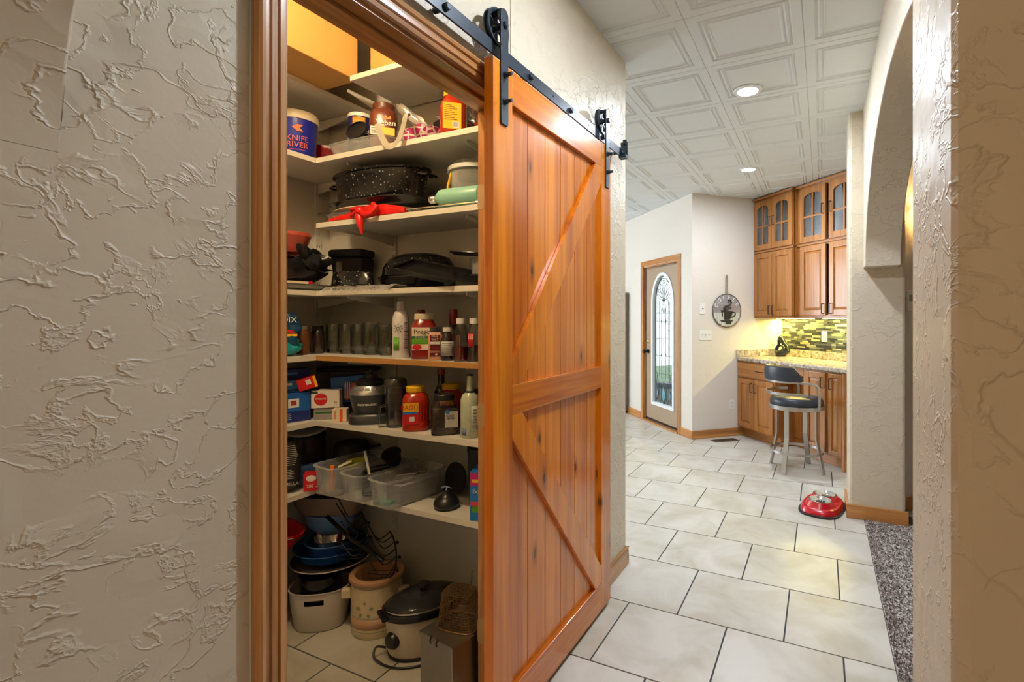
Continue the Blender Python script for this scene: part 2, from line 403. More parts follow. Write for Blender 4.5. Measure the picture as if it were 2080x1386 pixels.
tag(bx(CX0, CX1, .862, 1.235, 0, CZ+.02).obj('wall_column_near', WALL, bevel=.02), 'square plaster column carrying the near end of the arch', 'column', kind='structure')
# arch over the camera, springing from the pantry wall
na = MB(); vv, ff = [], []; cxa, awa, aha, aza = -.985+.80, .80, .62, 1.60
for i in range(33):
    a = pi*i/32; x, z = cxa-awa*cos(a), aza+aha*sin(a); vv += [(x, .09, z), (x, .335, z), (x, .09, CZ+.02), (x, .335, CZ+.02)]
for i in range(32):
    a = i*4; b = a+4; ff += [(a, a+1, b+1, b), (a, b, b+2, a+2), (a+1, a+3, b+3, b+1), (a+2, b+2, b+3, a+3)]
ff += [(0, 2, 3, 1), (128, 129, 131, 130)]
na.add(vv, ff).box(cxa+awa, cxa+awa+.35, .09, .335, 0, CZ+.02)
tag(na.obj('wall_near_arch', WALL, smooth=35, bevel=.012), 'plaster arch crossing the hall, springing from the pantry wall', 'wall', kind='structure')
# living room wall at 45 degrees, east wall
KX, KY = -1.321, 5.697; Q = .70710678
def kw(a, b, z=0): return (KX+Q*(a+b), KY+Q*(a-b), z)
lv = thing('wall_living', 'warm lit plaster wall of the living room behind the column', 'wall', (.405, 4.115, 0), pi/4, kind='structure')
bx(0, 4.85, 0, .1, 0, CZ+.02).obj('plaster', WALLF, lv)
bx(0, 4.7, -.014, 0, .004, .09).obj('baseboard', OAKX, lv)
tag(bx(XW-.12, 3.9, -3.5, -3.4, 0, CZ+.02).obj('wall_south', WALLF), 'plaster wall behind the viewpoint', 'wall', kind='structure')
tag(bx(-6.1, -6, 2.55, 10.6, 0, CZ+.02).obj('wall_west', WALLF), 'plaster wall at the far side of the kitchen', 'wall', kind='structure')
tag(bx(3.8, 3.9, -3.4, 7.7, 0, CZ+.02).obj('wall_east', WALLF), 'plaster wall on the far side of the living room', 'wall', kind='structure')
# kitchen walls, all in the frame turned 45 degrees: local x = b, local y = a
KR = -pi/4
DB0, DB1, DZ = -1.225, -.295, 2.065    # entry door rough opening
we = MB().box(-6.7, DB0, 0, .14, 0, CZ+.02).box(DB1, 0, 0, .14, 0, CZ+.02).box(DB0, DB1, 0, .14, DZ, CZ+.02)
tag(we.obj('wall_entry', WALLF, loc=(KX, KY, 0), rz=KR), 'pale plaster wall around the entry door', 'wall', kind='structure')
tag(bx(-.14, 0, .14, 1.27, 0, CZ+.02).obj('wall_coffee', WALLF, loc=(KX, KY, 0), rz=KR), 'pale plaster wall with the round coffee sign', 'wall', kind='structure')
tag(bx(-.14, 2.34, 1.27, 1.4, 0, CZ+.02).obj('wall_kitchen', WALLF, loc=(KX, KY, 0), rz=KR), 'plaster wall behind the oak cabinets', 'wall', kind='structure')
# baseboards
def board(name, label, pts, mat_, loc=(0,0,0), rz=0):
    o = MB()
    for x0, x1, y0, y1 in pts: o.box(x0, x1, y0, y1, 0.001, .095)
    return tag(o.obj(name, mat_, loc=loc, rz=rz, bevel=.004), label, 'baseboard', kind='structure')
board('baseboard_left', 'oak baseboard at the foot of the pantry wall', [(XW, XW+.014, 2.2, 2.664), (XW-.3, XW+.014, 2.65, 2.664)], OAKY)
board('baseboard_column', 'oak baseboard around the foot of the far column', [(CX0-.014, CX1+.014, 3.911, 3.925), (CX0-.014, CX0, 3.925, 4.25)], OAKX)
board('baseboard_entry', 'oak baseboard between the entry door and the corner', [(-.235, .014, -.014, 0), (-2.2, -1.285, -.014, 0)], OAKX, (KX, KY, 0), KR)
board('baseboard_coffee', 'oak baseboard below the coffee sign', [(0, .014, 0, .70)], OAKY, (KX, KY, 0), KR)
# ------------------------------------------------------------------ pantry door trim
tr = thing('trim_1', 'oak casing and jamb around the pantry doorway with moulded face', 'door trim', (0, 0, 0), kind='structure')
def casing_prof(w):     # (across, proud) moulded profile
    return [(0, 0), (0, .022), (.006, .025), (.014, .023), (.018, .017), (.024, .0165), (.028, .020), (w*.62, .020), (w*.65, .0145), (w*.7, .0145), (w*.74, .0185), (w*.93, .0165), (w, .011), (w, 0)]
W_ = .062
cp = casing_prof(W_)
MB().prism([(XW+h, OY0-.008-W_+0+d) for d, h in [(a, b) for a, b in cp]], 0.001, OZ+.008).obj('casing', OAK, tr, smooth=30)
hp = [(XW+h, OZ+.008+W_-d) for d, h in cp]
hv = []
MBh = MB(); n = len(hp)
MBh.add([(x, OY0-.008-W_, z) for x, z in hp]+[(x, OY1+.07, z) for x, z in hp], [tuple(range(n)), tuple(range(n, 2*n))[::-1]]+[(i, n+i, n+(i+1) % n, (i+1) % n) for i in range(n)])
MBh.obj('head_casing', OAKY, tr, smooth=30)
MB().prism([(XW+h, OY1+.008+W_-d) for d, h in cp], 0.001, OZ+.008).obj('casing', OAK, tr, smooth=30)
bx(XW-.125, XW+.003, OY0-.02, OY0, .001, OZ).obj('jamb', OAK, tr)
jr = bx(XW-.125, XW+.003, OY1, OY1+.02, .001, OZ).obj('jamb', OAK, tr)
bx(XW-.125, XW+.003, OY0-.02, OY1+.02, OZ, OZ+.02).obj('head_jamb', OAKY, tr)
bx(XW-.075, XW-.04, OY0, OY1, OZ-.012, OZ-.0005).obj('door_stop', OAKY, tr, bevel=.002)
FILL = mat('wood_filler', srgb(176, 142, 100), .7, bump=.3)
for z in (1.80, 1.02, .25):
    MB().prism(rrect(.03, .09, .012, 3, XW-.112, z), OY1-.0012, OY1, 'y').obj('hinge_mortise', FILL, jr)
bx(XW-.02, XW+.006, OY0-.008-W_-.004, OY0-.008-W_, .001, OZ+.06).obj('caulk_bead', mat('caulk', (.55, .47, .36), .6), tr)
# ------------------------------------------------------------------ barn door
BX, BY0, BY1, BZ0, BZ1 = -.915, 1.292, 2.251, .022, 2.178     # front plane and extents
bd = thing('barn_door', 'varnished orange pine sliding barn door with diagonal braces', 'sliding door', (BX, BY0, BZ0))
bw, bh = BY1-BY0, BZ1-BZ0
ST = .108
np_ = 6; pw_ = (bw-2*ST)/np_
pxs = [0, ST*.5]+[ST+pw_*i for i in range(1, np_)]+[bw]
for i in range(np_):
    a, b = ST+i*pw_, ST+(i+1)*pw_
    if i == 0: a = .02
    if i == np_-1: b = bw-.02
    bx(-.034, -.018, a+.0012, b-.0012, .02, bh-.02).obj('plank', PINE, bd, bevel=.0015)
for a, b in ((0, ST), (bw-ST, bw)): bx(-.035, 0, a, b, 0, bh).obj('stile', PINE, bd, bevel=.002)
mz0, mz1 = 1.048-BZ0, 1.147-BZ0
for z0, z1 in ((0, .125), (mz0, mz1), (bh-.112, bh)): bx(-.0345, -.0004, ST, bw-ST, z0, z1).obj('rail', PINEY, bd, bevel=.002)
def brace(p, q, wdt, x0=-.018, x1=-.001):      # p,q: centre-line ends in (y,z); ends cut vertical/horizontal by clipping to the field
    (y0, z0), (y1, z1) = p, q; L = hypot(y1-y0, z1-z0); u = ((y1-y0)/L, (z1-z0)/L); nrm = (-u[1], u[0])
    lo_y, hi_y = min(y0, y1), max(y0, y1); lo_z, hi_z = min(z0, z1), max(z0, z1)
    def clip(poly, f):
        o = []
        for i in range(len(poly)):
            a, b = poly[i-1], poly[i]; fa, fb = f(a), f(b)
            if fa >= 0: o.append(a)
            if fa*fb < 0: k = fa/(fa-fb); o.append((a[0]+(b[0]-a[0])*k, a[1]+(b[1]-a[1])*k))
        return o
    h = wdt/2; e = .2
    poly = [(y0-u[0]*e+nrm[0]*h, z0-u[1]*e+nrm[1]*h), (y1+u[0]*e+nrm[0]*h, z1+u[1]*e+nrm[1]*h), (y1+u[0]*e-nrm[0]*h, z1+u[1]*e-nrm[1]*h), (y0-u[0]*e-nrm[0]*h, z0-u[1]*e-nrm[1]*h)]
    for f in (lambda a: a[0]-lo_y, lambda a: hi_y-a[0], lambda a: a[1]-lo_z, lambda a: hi_z-a[1]): poly = clip(poly, f)
    return MB().prism(poly, x0, x1, 'x')
fy0, fy1 = ST, bw-ST
brace((fy0, mz1), (fy1, bh-.112), .098).obj('brace', PINE, bd, bevel=.002)
brace((fy0, mz0), (fy1, .125), .098).obj('brace', PINE, bd, bevel=.002)
# track and rollers
TZ0, TZ1, TX0, TX1 = 2.205, 2.247, -.945, -.938
tk = thing('door_track', 'blue-black flat steel barn door track bolted above the doorway', 'door track', (0, .55, 2.226))
rl = MB(); hy = (.35, .78, 1.17, 1.50, 1.76); ys = [0]
for y in hy: ys += [y-.021, y+.021]
ys.append(1.93)
for k in range(0, len(ys), 2): rl.box(TX0, TX1, ys[k], ys[k+1], -.021, .021)
for y in hy:
    ci = [(y+.004*cos(2*pi*k/16), .004*sin(2*pi*k/16)) for k in range(16)]; sq = []
    for k in range(16): a = 2*pi*k/16; q = .021/max(abs(cos(a)), abs(sin(a))); sq.append((y+q*cos(a), q*sin(a)))
    v_ = [(x, a, b) for x in (TX0, TX1) for a, b in ci+sq]; f_ = []
    for k in range(16):
        j = (k+1) % 16; f_ += [(k, j, 16+j, 16+k), (32+k, 48+k, 48+j, 32+j), (k, 32+k, 32+j, j), (16+k, 16+j, 48+j, 48+k)]
    rl.add(v_, f_)
rl.obj('rail', BLACKM, tk)
for y in (.10, .55, 1.0, 1.32, 1.66, 1.90):
    MB().lathe([(.0, -.04), (.009, -.04), (.009, 0), (.011, 0), (.011, .008), (.007, .012), (0, .012)], 12).obj('bolt', BLACKM, tk, loc=(TX1, y, 0)).rotation_euler = (0, pi/2, 0)
st_ = MB().box(TX0-.004, TX1+.028, 1.925, 1.935, -.03, .06).box(TX0-.004, TX1+.028, 1.895, 1.925, -.03, -.014)
st_.obj('stop', BLACKM, tk, bevel=.002)
MB().lathe([(0, 0), (.012, 0), (.012, .025), (0, .025)], 12).obj('bumper', BLACKP, tk, loc=(TX1+.012, 1.93, .045))
def roller(y, lab):
    r = thing('roller_hanger', lab, 'door hanger', (BX, y, 1.985), group='rollers carrying the barn door')
    zt = 2.33-1.985
    s = MB().prism([(-.020, .0), (-.016, -.004), (.016, -.004), (.020, 0)]+[(.020*cos(pi*i/8), zt+.020*sin(pi*i/8)) for i in range(9)], .0005, .0065, 'x')
    s.obj('strap', BLACKM, r, bevel=.001)
    MB().prism([(-.018, zt-.08), (.018, zt-.08)]+[(.018*cos(pi*i/8), zt+.0185*sin(pi*i/8)) for i in range(9)], -.046, -.041, 'x').obj('back_strap', BLACKM, r)
    bx(-.042, .001, -.013, .013, zt+.010, zt+.018).obj('bridge', BLACKM, r)
    wz = 2.247+.051-1.985
    w_ = MB()
    w_.open_lathe([(.052, -.010), (.058, -.010), (.058, -.006), (.051, -.0045), (.051, .0045), (.058, .006), (.058, .010), (.052, .010), (.046, .008), (.046, -.008), (.052, -.010)], seg=32)
    wh = w_.obj('wheel', BLACKM, r, smooth=40, loc=(-.0265, 0, wz)); wh.rotation_euler = (0, pi/2, 0)
    sp = MB()
    for k in range(6): a = 2*pi*k/6; sp.tube([(.008*cos(a), .008*sin(a), 0), (.048*cos(a), .048*sin(a), 0)], .0042, 6)
    sp.lathe([(0, -.0146), (.009, -.0146), (.009, -.011), (.013, -.011), (.013, .011), (.009, .011), (.009, .027), (0, .027)], 16).obj('spokes', BLACKM, wh)
    MB().lathe([(0, 0), (.012, 0), (.012, .006), (.008, .009), (0, .009)], 6).obj('axle_bolt', BLACKM, r, loc=(.0065, 0, wz)).rotation_euler = (0, pi/2, 0)
    for z in (.07, .155):
        b = MB().lathe([(0, 0), (.011, 0), (.011, .004), (.0085, .004), (.0085, .012), (.006, .012), (.006, .026), (0, .027)], 10)
        b.obj('bolt', BLACKM, r, smooth=30, loc=(.0065, 0, z)).rotation_euler = (0, pi/2, 0)
    return r
roller(1.347, 'black strap roller on the free edge of the barn door, over the pantry opening')
roller(2.203, 'black strap roller on the trailing edge of the barn door, beside the track stop')

# ------------------------------------------------------------------ recessed ceiling lights
LENS = glow('led_lens', (.9, .95, 1.0), 14)
TRIMW = mat('light_trim', (.8, .8, .8), .4, var=.02)
def downlight(x, y, p, lab, r=.062):
    d = thing('recessed_light', lab, 'ceiling light', (x, y, CZ), group='recessed lights in the tiled ceiling')
    MB().open_lathe([(r+.024, .0), (r+.02, -.006), (r, -.008), (r-.004, .004), (r+.024, .004)], seg=28).obj('trim_ring', TRIMW, d, smooth=40)
    MB().lathe([(0, -.003), (r-.004, -.003), (r-.004, .003), (0, .003)], 28).obj('lens', LENS, d)
    l = area('recessed_light_lamp', (x, y, CZ-.016), (0, 0, 0), .12, p, (.80, .89, 1), 'DISK')
    return d
downlight(-.414, 3.275, 22, 'glowing recessed ceiling light over the middle of the hall')
downlight(-.627, 5.0, 22, 'glowing recessed ceiling light over the kitchen end near the cabinets')
# next recessed light of the same row, above the top edge of the picture
area('recessed_hall_lamp_offscreen', (-.2, 1.55, CZ-.016), (0, 0, 0), .12, 22, (.80, .89, 1), 'DISK')
# ------------------------------------------------------------------ entry door (in the wall plane a = 0)
e = thing('door_1', 'taupe entry door with tall arched leaded glass and oak casing', 'entry door', (KX, KY, 0), KR, kind='structure')
TAUPE = mat('taupe_paint', srgb(168, 146, 122), .35, var=.03)
s0, s1, sz0, sz1 = -1.205, -.315, .045, 2.045
gc, gw = (-1.034-.441)/2-.005, .295      # centre and half width of the glazing frame
gb, gt = .235, 1.955; spring = gt-.40
def gl(off):        # outline of the glazed opening, inset by off
    w_ = gw-off; P = [(gc-w_, gb+off), (gc+w_, gb+off)]
    return P+[(gc+w_*cos(pi*i/24), spring+(gt-spring-off)*sin(pi*i/24)) for i in range(25)]
def ring(o0, o1, y0, y1):
    A, B = gl(o0), gl(o1); n = len(A); v = [(x, y, z) for y in (y0, y1) for (x, z) in A+B]; f = []
    for i in range(n):
        j = (i+1) % n
        f += [(i, j, n+j, n+i), (2*n+i, 3*n+i, 3*n+j, 2*n+j), (i, 2*n+i, 2*n+j, j), (n+i, n+j, 3*n+j, 3*n+i)]
    return MB().add(v, f)
# slab: outer rectangle around the opening
A = gl(.01); n = len(A); rect = []
def edge_pt(x, z):
    if z <= gb+.02: return (s0 if x < gc else s1, sz0)
    if z < spring+.001: return (s0 if x < gc else s1, z)
    k = max(abs(x-gc)/(gw), 1e-6)
    a = atan2(z-spring, x-gc)
    if abs(cos(a))*(sz1-spring) > abs(sin(a))*((s1-s0)/2): return ((s1 if x > gc else s0), spring+abs(math.tan(a))*((s1-s0)/2))
    return (gc+(x-gc)/(max(z-spring, 1e-4))*(sz1-spring), sz1)
Bq = [edge_pt(x, z) for x, z in A]
y0, y1 = .03, .072
v = [(x, y, z) for y in (y0, y1) for (x, z) in A+Bq]; f = []
for i in range(n):
    j = (i+1) % n
    f += [(i, j, n+j, n+i), (2*n+i, 3*n+i, 3*n+j, 2*n+j), (i, 2*n+i, 2*n+j, j)]
sl = MB().add(v, f)
sl.box(s0, s1, y0, y1, sz1-.02, sz1).box(s0, s0+.02, y0, y1, sz0, sz1).box(s1-.02, s1, y0, y1, sz0, sz1)
slab = sl.obj('slab', TAUPE, e)
WFR = mat('glazing_frame_white', (.80, .82, .84), .35, var=.02)
ring(0, .042, .018, .075).obj('glazing_frame', WFR, slab, bevel=.004)
GLASS = glassy('leaded_glass', (.90, .98, .97))
ga = gl(.04); MB().prism(ga, .048, .052, 'y').obj('glass', GLASS, slab)
cm = MB(); LEAD = mat('lead_came', (.045, .055, .06), .5, .4)
CR = .0024
def came(P, r=CR): cm.tube([(gc+x, .046, z) for x, z in P], r, 4)
iw = gw-.042
came([(-iw*.86, gb+.045)]+[(-iw*.86, spring)]+[(-iw*.86*cos(pi*i/20), spring+(gt-spring-.075)*sin(pi*i/20)) for i in range(1, 20)]+[(iw*.86, spring), (iw*.86, gb+.045)], .0034)
for u in (-.62, -.45): came([(u*iw, .62), (u*iw, spring+.03)]); came([(-u*iw, .62), (-u*iw, spring+.03)])
for u in (-.22, 0, .22): came([(u*iw, .60), (u*iw, spring-.06)])
for z in (spring-.12, 1.33, 1.11, .89, .66):
    came([(-.86*iw, z), (.86*iw, z)])
for z in (1.33, .89):
    for u in (-.22, .22): came([(u*iw-.016, z), (u*iw, z+.03), (u*iw+.016, z), (u*iw, z-.03), (u*iw-.016, z)], .0032)
for z in (1.45, 1.22, 1.0, .78):
    for sgn in (-1, 1): came([(sgn*.62*iw, z), (sgn*.45*iw, z)])
hub = (0, spring+.03)
for k in range(-3, 4):     # fan of petals
    a = pi/2-k*.36; L = .27-.025*abs(k); P = []
    for sgn in (1, -1):
        came([hub, (L*.55*cos(a+sgn*.16), hub[1]+L*.55*sin(a+sgn*.16)), (L*.85*cos(a+sgn*.1), hub[1]+L*.85*sin(a+sgn*.1)), (L*cos(a), hub[1]+L*sin(a))])
came([(.235*cos(pi*i/18)*.98, hub[1]+.02+.25*sin(pi*i/18)) for i in range(2, 17)])
for sgn in (-1, 1):
    came([(0, hub[1]-.02), (sgn*.035, hub[1]+.02), (sgn*.09, hub[1]+.03), (sgn*.12, hub[1]-.01), (sgn*.115, hub[1]-.06)])
    came([(0, hub[1]-.03), (sgn*.05, hub[1]-.05), (sgn*.05, hub[1]-.11), (sgn*.02, hub[1]-.13), (0, hub[1]-.16)])
    came([(sgn*.05, hub[1]-.13), (sgn*.03, hub[1]-.08), (sgn*.012, hub[1]-.13)])
    # tulips at the foot
    came([(sgn*.86*iw, .70), (sgn*.66*iw, .64), (sgn*.74*iw, .53), (sgn*.86*iw, .48)])
    came([(sgn*.66*iw, .64), (sgn*.50*iw, .50), (sgn*.55*iw, .40), (sgn*.72*iw, .31), (sgn*.86*iw, .34)])
    came([(sgn*.42*iw, .54), (sgn*.28*iw, .48), (sgn*.22*iw, .40), (sgn*.28*iw, .32), (sgn*.40*iw, .29), (sgn*.52*iw, .34), (sgn*.5*iw, .47), (sgn*.42*iw, .54)])
    came([(0, .50), (sgn*.035, .43), (sgn*.035, .36), (0, .30)]); came([(0, .56), (sgn*.06, .50), (sgn*.065, .36), (0, .275)])
    came([(sgn*.62*iw, .46), (sgn*.70*iw, .40), (sgn*.64*iw, .35), (sgn*.58*iw, .40), (sgn*.62*iw, .46)])
came([(0, .30), (0, .255)], .007)
cm.obj('lead_came', LEAD, slab)
BLUEG = clear('blue_textured_glass', (.25, .55, .66), .45, .2)
pz = MB()
pz.prism([(gc+x, z) for x, z in [(0, .50), (.033, .43), (.033, .36), (0, .30), (-.033, .36), (-.033, .43)]], .043, .045, 'y')
for sgn in (-1, 1): pz.prism([(gc+sgn*x*iw, z) for x, z in [(.62, .46), (.70, .40), (.64, .35), (.58, .40)]], .043, .045, 'y')
pz.obj('coloured_glass', BLUEG, slab)
# casing, jamb, threshold, hardware
for a, b in ((-1.275, -1.215), (-.305, -.245)): bx(a, b, -.016, 0, .001, DZ+.005).obj('casing', OAK, e, bevel=.004)
bx(-1.275, -.245, -.017, 0, DZ+.005, DZ+.068).obj('head_casing', OAKX, e, bevel=.004)
bx(DB0, DB0+.018, -.001, .14, .001, DZ).obj('jamb', OAK, e); bx(DB1-.018, DB1, -.001, .14, .001, DZ).obj('jamb', OAK, e)
bx(DB0, DB1, -.001, .14, DZ-.018, DZ).obj('head_jamb', OAKX, e)
bx(DB0, DB1, -.03, .14, .001, .018).obj('threshold', OAKX, e, bevel=.003)
bx(s0, s1, .028, .074, .018, .044).obj('sweep', BLACKP, e)
for z in (1.82, 1.05, .28):
    h = MB().lathe([(0, 0), (.008, 0), (.008, .1), (0, .1)], 8).box(-.026, -.004, -.002, .004, 0, .1); h.obj('hinge', BRASS, e, loc=(s1+.004, .022, z-.05))
DKB = mat('oil_bronze', (.03, .025, .02), .35, .6)
k_ = MB().lathe([(0, 0), (.03, 0), (.03, .008), (.012, .012), (.012, .04), (.026, .05), (.03, .065), (.022, .08), (0, .083)], 18)
k_.obj('knob', DKB, e, smooth=50, loc=(-1.135, .03, .93)).rotation_euler = (pi/2, 0, 0)
MB().lathe([(0, 0), (.027, 0), (.027, .008), (.018, .014), (0, .015)], 16).box(-.004, .004, -.014, .014, .012, .028).obj('deadbolt', BRASS, e, smooth=40, loc=(-1.135, .03, 1.06)).rotation_euler = (pi/2, 0, 0)
# outdoors seen through the door glass
GRASS = mat('lawn', (.34, .42, .24), .9, var=.4, scale=3)
o = bx(-9, 4, .3, 14, -.12, -.1).obj('lawn', GRASS, loc=(KX, KY, 0), rz=KR); tag(o, 'green lawn outside the entry door', 'lawn', kind='structure')
po = bx(-2.4, .3, .2, 2.2, -.1, -.06).obj('porch_slab', mat('concrete', (.62, .6, .57), .8), loc=(KX, KY, 0), rz=KR); tag(po, 'pale concrete porch slab outside the entry door', 'porch', kind='structure')
LEAF = mat('leaf_green', (.20, .32, .12), .8, var=.5, scale=6)
sh = MB(); rr = random.Random(5)
for i in range(500):
    a, b_, c_ = rr.gauss(0, .5), rr.gauss(0, .45), abs(rr.gauss(.55, .35)); l = .07; d = Vector((rr.gauss(0, 1), rr.gauss(0, 1), rr.gauss(0, 1))).normalized()*l; q = d.orthogonal().normalized()*l*.5
    c0 = Vector((a, b_, c_)); sh.add([c0-d, c0+q, c0+d, c0-q], [(0, 1, 2, 3)])
sh.tube([(0, 0, -.1), (0, 0, .5)], .03)
tag(sh.obj('shrub', LEAF, loc=kw(5.0, -1.2, 0)), 'leafy green shrub in the yard beyond the door glass', 'shrub')

# ------------------------------------------------------------------ refrigerator edge by the entry
fr = thing('refrigerator', 'dark bronze tall refrigerator standing beside the entry door', 'refrigerator', kw(-.01, -2.02, 0), KR)
FRM = mat('dark_appliance', srgb(112, 98, 86), .35, .4)
bx(-.35, .33, -.10, 0, .03, 1.74).obj('body', FRM, fr, bevel=.006)
bx(-.35, .33, -.13, -.102, .05, .70).obj('door', FRM, fr, bevel=.006); bx(-.35, .33, -.13, -.102, .71, 1.735).obj('door', FRM, fr, bevel=.006)
for z0, z1 in ((.45, .68), (.74, 1.1)): bx(.27, .285, -.155, -.131, z0, z1).obj('handle', BLACKP, fr)
bx(-.33, .31, -.09, -.01, .002, .03).obj('base', BLACKP, fr)

# ------------------------------------------------------------------ cabinets
def kthing(name, label, cat, b, a, z=0, group=None): return thing(name, label, cat, kw(a, b, z), KR, group)
PULLM = mat('bronze_pull', (.05, .035, .025), .4, .7)
def pull(parent, x, z, y=-.022, L=.10, horiz=False):
    h = MB()
    if horiz: h.tube([(x-L/2, y+.02, z), (x-L/2, y, z), (x+L/2, y, z), (x+L/2, y+.02, z)], .005, 6, flat=(.005, .007))
    else: h.tube([(x, y+.02, z-L/2), (x, y, z-L/2), (x, y, z+L/2), (x, y+.02, z+L/2)], .005, 6, flat=(.005, .007))
    return h.obj('handle', PULLM, parent)
def panel_door(parent, x0, x1, z0, z1, hx, hz, y=0):
    w_, st = x1-x0, min(.058, (x1-x0)*.24)
    d = MB().box(x0, x0+st, y-.02, y, z0, z1).box(x1-st, x1, y-.02, y, z0, z1).box(x0+st, x1-st, y-.02, y, z0, z0+st).box(x0+st, x1-st, y-.02, y, z1-st, z1).obj('door', CABV, parent, bevel=.003)
    a, b, c, e_ = x0+st, x1-st, z0+st, z1-st; i = .024
    p_ = MB().add([(a, y-.010, c), (b, y-.010, c), (b, y-.010, e_), (a, y-.010, e_), (a+i, y-.018, c+i), (b-i, y-.018, c+i), (b-i, y-.018, e_-i), (a+i, y-.018, e_-i), (a, y, c), (b, y, c), (b, y, e_), (a, y, e_)],
                  [(4, 5, 6, 7), (0, 1, 5, 4), (1, 2, 6, 5), (2, 3, 7, 6), (3, 0, 4, 7), (8, 9, 1, 0), (9, 10, 2, 1), (10, 11, 3, 2), (11, 8, 0, 3), (8, 11, 10, 9)])
    p_.obj('panel', CABV, d)
    pull(d, hx, hz, y-.045)
    return d
FROST = glassy('seeded_glass', (.72, .75, .78), .9, .16, .06)
def glass_door(parent, x0, x1, z0, z1, hx, hz, y=0):
    st = .055; a, b, c, top = x0+st, x1-st, z0+st+.005, z1-st
    crown = .055; cx = (a+b)/2; hw = (b-a)/2; n = 12
    archp = [(cx+hw*cos(pi*i/n), top-crown+crown*sin(pi*i/n)**.8) for i in range(n+1)]
    d = MB().box(x0, a, y-.02, y, z0, z1).box(b, x1, y-.02, y, z0, z1).box(a, b, y-.02, y, z0, c)
    for i in range(n):
        (xa, za), (xb, zb) = archp[i], archp[i+1]
        d.add([(xa, y-.02, za), (xb, y-.02, zb), (xb, y-.02, z1), (xa, y-.02, z1), (xa, y, za), (xb, y, zb), (xb, y, z1), (xa, y, z1)], [(0, 1, 2, 3), (4, 7, 6, 5), (0, 4, 5, 1), (2, 6, 7, 3)])
    d = d.obj('door', CABV, parent)
    zm = c+(top-c)*.46
    bx(cx-.009, cx+.009, y-.019, y-.004, c, top-.004).obj('mullion', CABV, d); bx(a, b, y-.0185, y-.004, zm-.009, zm+.009).obj('muntin', CABH, d)
    for (p0, p1) in ((a, cx-.009), (cx+.009, b)):
        bx(p0, p1, y-.011, y-.008, c, zm-.009).obj('pane', FROST, d)
        q = [(p0, zm+.009), (p1, zm+.009)]+[(x, z) for x, z in archp if p0-.001 <= x <= p1+.001]
        MB().prism(q, y-.011, y-.008, 'y').obj('pane', FROST, d)
    pull(d, hx, hz, y-.045)
    return d
DARKIN = mat('cabinet_inside', (.05, .035, .02), .7)
def upper(label, b0, b1, a, splits):
    c = kthing('upper_cabinet', label, 'cabinet', b0, a, 1.375, 'oak upper cabinets')
    W2, D2, Ht = b1-b0, 1.27-a, 2.765-1.375
    sp = .765
    body = MB().box(0, W2, .018, .02, 0, .0001).box(0, .018, 0, D2, 0, Ht).box(W2-.018, W2, 0, D2, 0, Ht).box(0, W2, 0, D2, 0, .02).box(0, W2, 0, D2, sp-.012, sp+.012).box(0, W2, 0, D2, Ht-.02, Ht).box(0, W2, D2-.012, D2, 0, Ht)
    # face frame
    body.box(0, .03, -.001, .018, 0, Ht).box(W2-.03, W2, -.001, .018, 0, Ht).box(0, W2, -.001, .018, 0, .035).box(0, W2, -.001, .018, sp-.03, sp+.02).box(0, W2, -.001, .018, Ht-.055, Ht)
    body.obj('body', CABV, c)
    bx(.02, W2-.02, .03, D2-.014, sp+.34, sp+.35).obj('shelf', CABH, c)
    bx(0, W2, -.03, .02, Ht-.022, Ht+.004).obj('crown', CABH, c, bevel=.004)
    bx(0, W2, -.012, .0, sp-.012, sp+.010).obj('band', CABH, c, bevel=.003)
    for (x0, x1, side) in splits:
        hx = x1-.028 if side > 0 else x0+.028
        panel_door(c, x0, x1, .022, sp-.022, hx, .09)
        glass_door(c, x0, x1, sp+.02, Ht-.045, hx, sp+.33)
    return c
upper('oak upper cabinet beside the coffee sign wall with paired arched glass doors', 0.002, .638, .85, [(.012, .315, 1), (.321, .624, -1)])
u2 = upper('oak upper cabinet next to the plaster column, set back behind its neighbour', .641, 1.50, .90, [(.05, .395, 1), (.435, .80, -1)])
# stack of white dishes behind the glass
dw = MB()
for k in range(6): dw.open_lathe([(.05, k*.016), (.095, .014+k*.016), (.097, .016+k*.016), (.05, .003+k*.016), (0.001, .003+k*.016)], seg=20)
tag(dw.obj('plate_stack', mat('white_china', (.85, .86, .88), .2), loc=kw(1.08, 1.0, 2.155)), 'stack of white plates behind the seeded glass door', 'plates')
# lower cabinets
def lower(label, b0, b1, doors, drawer, panel_end=False):
    c = kthing('base_cabinet', label, 'cabinet', b0, .62, 0, 'oak base cabinets')
    W2, D2 = b1-b0, 1.265-.62
    bx(0, W2, 0, D2, .105, .876).obj('body', CABV, c, bevel=.002)
    bx(0, W2, .075, D2, .002, .105).obj('toe_kick', CABH, c)
    for (x0, x1, z0, z1, side) in doors: panel_door(c, x0, x1, z0, z1, x1-.03 if side > 0 else x0+.03, z1-.09)
    for (x0, x1, z0, z1) in drawer:
        d = bx(x0, x1, -.02, 0, z0, z1).obj('drawer', CABH, c, bevel=.004); pull(d, (x0+x1)/2+.1, (z0+z1)/2, -.045, .11, True)
    if panel_end: bx(W2-.02, W2, -.022, .10, .002, .876).obj('end_panel', CABV, c)
    return c
lower('oak base cabinet with a drawer, against the coffee sign wall', 0.002, .618, [(.012, .295, .125, .68, 1), (.301, .60, .125, .68, -1)], [(.012, .60, .70, .86)])
lower('oak base cabinet with two tall doors, behind the bar stool', 1.02, 1.52, [(.03, .285, .125, .86, 1), (.325, .475, .125, .86, -1)], [], True)
kb = kthing('knee_panel', 'recessed oak panel under the counter between the base cabinets', 'cabinet panel', .62, .86, 0)
bx(0, .398, 0, .02, .105, .876).obj('panel', CABV, kb); bx(0, .398, .02, .04, .002, .105).obj('toe_kick', CABH, kb)
bx(0, .398, -.24, -.222, .80, .876).obj('apron', CABH, kb)
